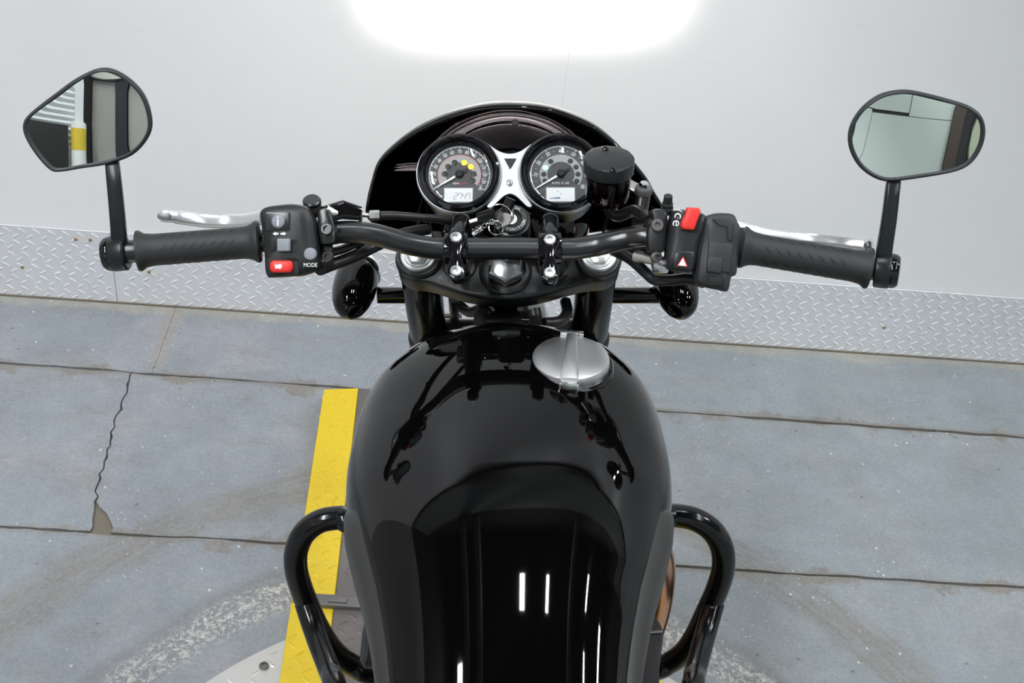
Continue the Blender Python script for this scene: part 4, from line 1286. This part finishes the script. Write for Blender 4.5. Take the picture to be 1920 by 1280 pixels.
# --- fly screen and head lamp
HC_ = V((CX, 1.200, .970))
rim = [(770, 455, 1.15), (722, 432, 1.145), (695, 412, 1.146), (688, 397, 1.150), (692, 368, 1.158), (699, 340, 1.165), (711, 307, 1.172), (742, 276, 1.180), (783, 248, 1.186), (836, 224, 1.190), (899, 207, 1.193), (961, 203, 1.194), (1024, 208, 1.193), (1074, 223, 1.190), (1120, 246, 1.186), (1160, 280, 1.180), (1206, 332, 1.170), (1224, 362, 1.162), (1243, 397, 1.152), (1232, 418, 1.15), (1190, 445, 1.15)]
rpts = cr([P(*p) for p in rim], 5)
NR = len(rpts)
strips = []
for i, p in enumerate(rpts):
    u = i / (NR - 1)
    a = R(235 - 290 * u)
    f = V((HC_.x + .090 * math.cos(a), 1.246, HC_.z + .090 * math.sin(a)))
    d = V((p.x - HC_.x, 0, p.z - HC_.z)).normalized()
    mid = V((p.x, p.y + .045, p.z - .006)) + d * .005
    strips.append([((1 - s_) ** 2) * p + 2 * s_ * (1 - s_) * mid + s_ * s_ * f for s_ in [k / 12 for k in range(13)]])
i0, i1 = int(NR * .24), int(NR * .78)
cowl = MB().loft(strips[i0:i1 + 1], False, False).build('fly_screen', M_tint, bike, True, 60)
cowl['label'] = 'smoked fly screen with gloss black cheeks around the instruments'
cheeks = [MB().loft(q_, False, False).build('screen_cheek', M_gloss, cowl, True, 60) for q_ in (strips[:i0 + 1], strips[i1:])]
for o_ in [cowl] + cheeks:
    sm_ = o_.modifiers.new('thickness', 'SOLIDIFY')
    sm_.thickness = .0030
    sm_.offset = 0
MB().tube(rpts, .0017, 8).build('screen_edge', M_bezel, cowl)
MB().lathe([(.004, 0), (.004, .002), (.002, .003)], P(966, 231, 1.19), V((0, -.6, .8)), 14).build('screen_screw', M_dark, cowl)
hl = MB().lathe([(0, -.098), (.035, -.092), (.065, -.074), (.088, -.045), (.098, -.01), (.100, .02), (.092, .040), (.087, .044)], HC_, V((0, 1, 0)), 56).build('head_lamp', M_gloss, bike, True, 50)
MB().lathe([(.088, .042), (.0905, .046), (.0905, .056), (.088, .062), (.085, .062), (.084, .056)], HC_, V((0, 1, 0)), 56, caps=False).build('lamp_rim', M_chrome, hl)
MB().lathe([(.085, .058), (.07, .070), (.04, .076), (0, .078)], HC_, V((0, 1, 0)), 48).build('lamp_lens', M_headglass, hl)
for s_ in (-1, 1):
    MB().strap([V((s_ * .098, 1.15, .92)), V((s_ * .112, 1.20, .95)), V((s_ * .101, 1.245, .965))], .03, .004, (0, 0, 1)).build('lamp_bracket', M_satin, bike)
# the lit head lamp throws a rounded rectangular patch on the wall
ld = bpy.data.lights.new('head_lamp_beam', 'SPOT')
ld.energy = HEAD_POWER
ld.color = (1, .965, .90)
ld.spot_size = R(100)
ld.spot_blend = .3
ld.shadow_soft_size = .03
ld.use_nodes = True
nt = ld.node_tree
em = nt.nodes['Emission']
tcn = nt.nodes.new('ShaderNodeTexCoord')
sep = nt.nodes.new('ShaderNodeSeparateXYZ')
nt.links.new(tcn.outputs['Normal'], sep.inputs[0])
def lm(op, a, b=0.0, c=None):
    nd = nt.nodes.new('ShaderNodeMath'); nd.operation = op
    for k, val in enumerate((a, b) if c is None else (a, b, c)):
        if isinstance(val, (int, float)): nd.inputs[k].default_value = val
        else: nt.links.new(val, nd.inputs[k])
    return nd.outputs[0]
az = lm('ABSOLUTE', sep.outputs[2])
ux = lm('DIVIDE', lm('ABSOLUTE', lm('DIVIDE', sep.outputs[0], az)), .325)
uy = lm('DIVIDE', lm('ABSOLUTE', lm('DIVIDE', sep.outputs[1], az)), .285)
rr2 = lm('POWER', lm('ADD', lm('POWER', ux, 5.0), lm('POWER', uy, 5.0)), .2)
mr = nt.nodes.new('ShaderNodeMapRange'); mr.interpolation_type = 'SMOOTHSTEP'
nt.links.new(rr2, mr.inputs['Value'])
mr.inputs['From Min'].default_value = .70; mr.inputs['From Max'].default_value = 1.24; mr.inputs['To Min'].default_value = 1; mr.inputs['To Max'].default_value = .07
fall = nt.nodes.new('ShaderNodeMapRange'); fall.interpolation_type = 'SMOOTHSTEP'
nt.links.new(rr2, fall.inputs['Value'])
fall.inputs['From Min'].default_value = 1.0; fall.inputs['From Max'].default_value = 3.4; fall.inputs['To Min'].default_value = 1; fall.inputs['To Max'].default_value = 0
nt.links.new(lm('MULTIPLY', mr.outputs[0], fall.outputs[0]), em.inputs['Strength'])
lo = bpy.data.objects.new('head_lamp_beam', ld)
col.objects.link(lo)
lo.parent = hl
lo.matrix_parent_inverse = Matrix.Identity(4)
lo.location = HC_ + V((0, .115, 0))
lo.rotation_euler = (R(90), 0, R(-1.5))
# --- turn signals
for s_, cpx, sx0, sx1 in ((-1, 667, 775, 708), (1, 1266, 1152, 1238)):
    c = P(cpx, 531, 1.135)
    root = empty('turn_signal', (0, 0, 0), bike)
    ax = V((s_ * .07, -1, -.06)).normalized()
    rb = 41 * mpp(c)
    MB().lathe([(rb * .97, -.016), (rb, -.010), (rb * 1.01, .004), (rb * .97, .018), (rb * .87, .031), (rb * .70, .043), (rb * .48, .051), (rb * .22, .0555), (0, .057)], c, ax, 48).build('signal_body', M_gloss, root, True, 50)
    MB().lathe([(rb * 1.0, -.027), (rb * 1.04, -.025), (rb * 1.04, -.016), (rb * .98, -.014)], c, ax, 48).build('signal_rim', M_alu, root)
    MB().lathe([(rb * .97, -.025), (rb * .8, -.034), (rb * .4, -.039), (0, -.040)], c, ax, 40).build('signal_lens', M_orange, root)
    a, b = P(sx0, 553, 1.14), P(sx1, 553, 1.14)
    MB().strap([a - V((s_ * .02, 0, 0)), a, b], .0165, .0165, (0, 0, 1)).build('signal_stalk', M_gloss, root)
# bits in the gap between clamp and tank
for pts, r_, nm in (([(862, 572, 1.10), (880, 585, 1.08), (905, 580, 1.07), (925, 600, 1.06)], .006, 'wiring_loom'), ([(1060, 565, 1.10), (1063, 585, 1.08), (1050, 602, 1.06), (1020, 606, 1.05)], .0065, 'wiring_loom'),
                   ([(905, 575, 1.07), (900, 600, 1.05), (905, 625, 1.03)], .007, 'throttle_cable'), ([(1000, 580, 1.06), (1004, 600, 1.05), (1000, 620, 1.03)], .008, 'throttle_cable'), ([(850, 560, 1.15), (853, 600, 1.20), (858, 640, 1.24)], .006, 'brake_line')):
    MB().tube(cr([P(*p) for p in pts], 6), r_, 10).build(nm, M_cable, bike)
MB().strap([P(910, 612, 1.055), P(950, 610, 1.055), P(995, 612, 1.055)], .03, .03, (0, .3, 1)).build('head_gusset', M_tube, bike)
for px in (848, 1078):
    c = P(px, 604, 1.21)
    MB().lathe([(.012, -.01), (.0125, 0), (.0125, .010), (.010, .012)], c, V((-1 if px > 900 else 1, 0, 0)), 20).build('clamp_pinch_bolt', M_satin, bike)

# --- crash bars
for s_, top, brace, weld in ((-1, [(668, 972, .985), (640, 970, .985), (602, 976, .982), (572, 997, .978), (556, 1030, .974), (555, 1066, .970), (566, 1106, .966), (584, 1150, .962), (602, 1186, .960), (628, 1222, .958), (660, 1246, .957), (700, 1262, .957)],
                               [(572, 1130, .962), (592, 1190, .925), (618, 1258, .87), (640, 1320, .81), (690, 1450, .70)], (573, 1142)),
                             (1, [(1225, 967, .985), (1262, 966, .985), (1302, 973, .982), (1335, 994, .978), (1354, 1028, .974), (1356, 1066, .970), (1344, 1106, .966), (1325, 1148, .962), (1306, 1188, .960), (1285, 1220, .958), (1255, 1243, .957), (1215, 1258, .957)],
                               [(1339, 1130, .962), (1322, 1190, .925), (1304, 1258, .87), (1288, 1320, .81), (1250, 1450, .70)], (1340, 1137))):
    root = empty('crash_bar', (0, 0, 0), bike)
    root['label'] = ('left' if s_ < 0 else 'right') + ' black tubular crash bar'
    MB().tube(cr([V((s_ * .055, 1.055, .655))] + [P(*p) for p in top] + [V((s_ * .09, 1.0, .335))], 6), .0143, 24).build('guard_loop', M_tube, root)
    MB().tube(cr([P(*p) for p in brace[:-1]] + [V((s_ * .115, .62, .50))], 6), .0132, 20).build('guard_brace', M_tube, root)
    w = P(weld[0], weld[1], .950)
    wm = MB()
    r_ = random.Random(5)
    for k in range(7):
        p = w + V(((k - 3) * .0016 * s_, -.002 + r_.uniform(-.001, .001), .002 * r_.uniform(-1, 1) + .001 * k * -1))
        wm.lathe([(0, -.0012), (.0011, -.0007), (.0014, 0), (.0011, .0007), (0, .0012)], p, V((0, -.7, .7)), 8)
    wm.build('weld_bead', M_steelgrey, root)

# --- engine
eng = empty('engine', (0, 0, 0), bike)
MB().rbox((0, .72, .47), .115, .19, .13, .04).build('crankcase', M_engine, eng)
for s_ in (-1, 1):
    MB().lathe([(.125, 0), (.125, .02), (.115, .035), (.09, .042), (0, .045)], V((s_ * .115, .74 if s_ > 0 else .70, .43)), V((s_, 0, 0)), 48).build('engine_side_cover', M_engine, eng)
for k in range(9):
    MB().rbox((0, .80, .60 + k * .014), .105, .105, .003, .02).build('cylinder_fin', M_engine, eng)
MB().rbox((0, .80, .655), .09, .09, .07, .02).build('cylinder_block', M_engine, eng)
MB().rbox((0, .79, .735), .125, .10, .022, .03).build('cam_cover', M_engine, eng)
# bronze coloured cam/exhaust cover and black clutch side cover seen right of the tank
for s_ in (1, -1):
    f_ = 1.0 if s_ > 0 else .86
    path = [V((s_ * .06, .885, .690)), V((s_ * .12 * f_, .922, .702)), V((s_ * .165 * f_, .945, .672)), V((s_ * .181 * f_, .956, .600)), V((s_ * .176 * f_, .958, .500)), V((s_ * .145 * f_, .957, .370)), V((s_ * .100, .93, .235))]
    MB().tube(cr(path, 8), .0165, 20).build('exhaust_header', M_bronze, eng)
c = P(1190, 1190, .80)
cov = [(1196, 1150), (1218, 1148), (1234, 1160), (1243, 1182), (1243, 1200), (1236, 1250), (1226, 1310), (1120, 1330), (1120, 1160)]
oz = PZ(1220, 1190, .60)
MB().slab(cr([PP(a, b, oz, V((0, 0, 1))) for a, b in cov], 3, True), V((0, 0, 1)), [(.003, -.001), (0, .002), (0, .012), (.0015, .0125), (.0015, .0145), (0, .015), (0, .027), (.0015, .0275), (.0015, .0295), (0, .030), (0, .1)]).build('throttle_body_cover', M_engine, eng)
MB().strap([PP(1205, 1186, oz + V((0, 0, .002)), V((0, 0, 1))), PP(1243, 1184, oz + V((0, 0, .002)), V((0, 0, 1)))], .004, .003, (0, 1, 0)).build('cover_ledge', M_steelgrey, eng)
c2 = P(712, 1190, .86)
MB().lathe([(.038, 0), (.038, .012), (.03, .018), (0, .02)], c2, V((-1, 0, .2)), 36).build('sprocket_cover', M_engine, eng)

# --- wheels, mudguards, seat, tail
def wheel(y, rad, tw, parent_name):
    root = empty(parent_name, (0, 0, 0), bike)
    c = V((CX, y, rad + .0006))
    prof = [(rad - .055, -tw * .30), (rad - .030, -tw * .48), (rad - .010, -tw * .40), (rad, 0), (rad - .010, tw * .40), (rad - .030, tw * .48), (rad - .055, tw * .30)]
    x_, y_, z_ = frame(V((1, 0, 0)))
    rings = []
    for j in range(64):
        a = 2 * math.pi * j / 64
        dr = y_ * math.cos(a) + x_ * math.sin(a)
        rings.append([c + dr * r_ + V((h, 0, 0)) for r_, h in prof])
    MB().loft(rings, False, True, None, True).build('tyre', M_tyre, root, True, 60)
    rings = []
    for j in range(64):
        a = 2 * math.pi * j / 64
        dr = y_ * math.cos(a) + x_ * math.sin(a)
        rings.append([c + dr * r_ + V((h, 0, 0)) for r_, h in ((rad - .052, -tw * .30), (rad - .075, -tw * .2), (rad - .075, tw * .2), (rad - .052, tw * .30))])
    MB().loft(rings, False, True, None, True).build('wheel_rim', M_satin, root, True, 40)
    MB().lathe([(.035, -.05), (.035, .05)], c, V((1, 0, 0)), 24).build('hub', M_satin, root)
    for k in range(32):
        a = 2 * math.pi * k / 32
        dr = y_ * math.cos(a) + x_ * math.sin(a)
        d2 = y_ * math.cos(a + (.5 if k % 2 else -.5)) + x_ * math.sin(a + (.5 if k % 2 else -.5))
        sx_ = .04 if k % 4 < 2 else -.04
        MB().tube([c + d2 * .035 + V((sx_, 0, 0)), c + dr * (rad - .07)], .002, 5).build('spoke', M_satin, root)
fw_y = (forks[0] + FD * .715).y
wheel(fw_y, .305, .10, 'front_wheel')
wheel(fw_y - 1.41, .315, .15, 'rear_wheel')
def guard(y, rad, w, a0, a1, name):
    rings = []
    for k in range(25):
        a = R(a0 + (a1 - a0) * k / 24)
        d = V((0, math.cos(a), math.sin(a)))
        c = V((CX, y, .305))
        rings.append([c + d * (rad + dr) + V((x_, 0, 0)) for x_, dr in ((-w, -.035), (-w * .85, -.01), (-w * .4, .004), (0, .008), (w * .4, .004), (w * .85, -.01), (w, -.035))])
    o = MB().loft(rings, False, False).build(name, M_gloss, bike, True, 60)
    m_ = o.modifiers.new('thickness', 'SOLIDIFY'); m_.thickness = .003
guard(fw_y, .335, .062, 35, 165, 'front_mudguard')
guard(fw_y - 1.41, .345, .085, 20, 150, 'rear_mudguard')
rings = []
for y, w, zt, zb in ((.43, .075, .805, .76), (.40, .105, .825, .75), (.30, .125, .825, .75), (.10, .130, .815, .75), (-.10, .120, .83, .76), (-.24, .105, .875, .78), (-.36, .085, .895, .80), (-.42, .05, .88, .82)):
    ring = []
    for k in range(24):
        a = 2 * math.pi * k / 24
        ring.append(V((CX + math.copysign(abs(math.cos(a)) ** .6, math.cos(a)) * w, y, (zt + zb) / 2 + math.copysign(abs(math.sin(a)) ** .6, math.sin(a)) * (zt - zb) / 2)))
    rings.append(ring)
MB().loft(rings).build('seat', M_seat, bike, True, 60, 1)
for s_ in (-1, 1):
    MB().tube(cr([V((s_ * .10, .45, .70)), V((s_ * .11, .1, .72)), V((s_ * .09, -.30, .78))], 6), .013, 12).build('seat_rail', M_tube, bike)
    MB().tube([V((s_ * .10, .32, .36)), V((s_ * .11, fw_y - 1.41, .315))], [.026, .018], 14).build('swing_arm', M_satin, bike)
    MB().tube([V((s_ * .135, -.02, .33)), V((s_ * .125, -.12, .70))], .024, 14).build('rear_shock', M_satin, bike)
    MB().tube(cr([V((s_ * .100, .935, .24)), V((s_ * .105, .87, .205)), V((s_ * .12, .6, .20)), V((s_ * .14, .25, .23)), V((s_ * .15, .1, .25)), V((s_ * .165, -.35, .33))], 6), [.019] * 20 + [.03] * 3 + [.042] * 8, 16).build('exhaust_pipe', M_satin, bike)
# side stand carries the lean
sd_b = V((-.245, .42, 0))
inv = LEANM.inverted()
foot = inv @ V((-.28, .40, .004))
MB().tube([V((-.10, .50, .27)), foot + V((.01, .01, .018))], .011, 14).build('side_stand', M_satin, bike)
MB().lathe([(.026, 0), (.026, .006), (.02, .009)], foot, LEANM.inverted().to_3x3() @ V((0, 0, 1)), 24).build('side_stand_foot', M_satin, bike)

# ---------------------------------------------------------------- keys in the ignition
key = empty('key_ring')
key.matrix_world = LEANM
tag(key, 'ring of motorcycle keys with one black key in the ignition lock', 'keys')
k0 = ig + IN * .003 + V((-.001, -.001, 0))
kd = V((-.10, .35, .93)).normalized()
kx = V((1, .35, 0)).normalized()
MB().strap([k0, k0 + kd * .010], .0075, .0022, kx).build('key_blade', M_zinc, key)
h1 = P(947, 399, 1.045); h2 = P(958, 372, 1.052)
MB().strap([h1, h1.lerp(h2, .5), h2], [.011, .0115, .011], .0062, (.8, -.5, .3)).build('key_head', M_bezel, key)
h1 = P(895, 410, 1.030); h2 = P(928, 401, 1.032)
MB().strap([h1, h1.lerp(h2, .5), h2], [.010, .0125, .011], .006, (.2, .7, .6)).build('spare_key_head', M_bezel, key)
MB().strap([P(880, 416, 1.028), P(896, 411, 1.030)], .004, .002, (.2, .7, .6)).build('spare_key_blade', M_zinc, key)
def ring(c, rad, nrm, r_, nm):
    x_, y_, z_ = frame(V(nrm))
    MB().tube([c + x_ * math.cos(2 * math.pi * k / 36) * rad + y_ * math.sin(2 * math.pi * k / 36) * rad for k in range(36)], r_, 8, loop=True).build(nm, M_chrome, key)
ring(P(938, 404, 1.034), .0120, (.2, -.6, .75), .00065, 'split_ring')
ring(P(930, 427, 1.022), .0072, (.1, -.7, .7), .0006, 'small_ring')
MB().lathe([(.0065, -.0008), (.0068, 0), (.0065, .0008)], P(948, 411, 1.030), V((-.5, -.6, .6)), 20).build('key_tag', M_bolt, key)
r_ = random.Random(2)
for k in range(6):
    t_ = k / 5
    c = P(888 + 34 * t_, 433 - 17 * t_, 1.022)
    ring(c, .0022, (r_.uniform(-1, 1), r_.uniform(-1, 1), .4), .0006, 'chain_link')
MB().strap([P(886, 440, 1.02), P(905, 428, 1.025)], .004, .0015, (.2, .7, .6)).build('chain_clip', M_bolt, key)
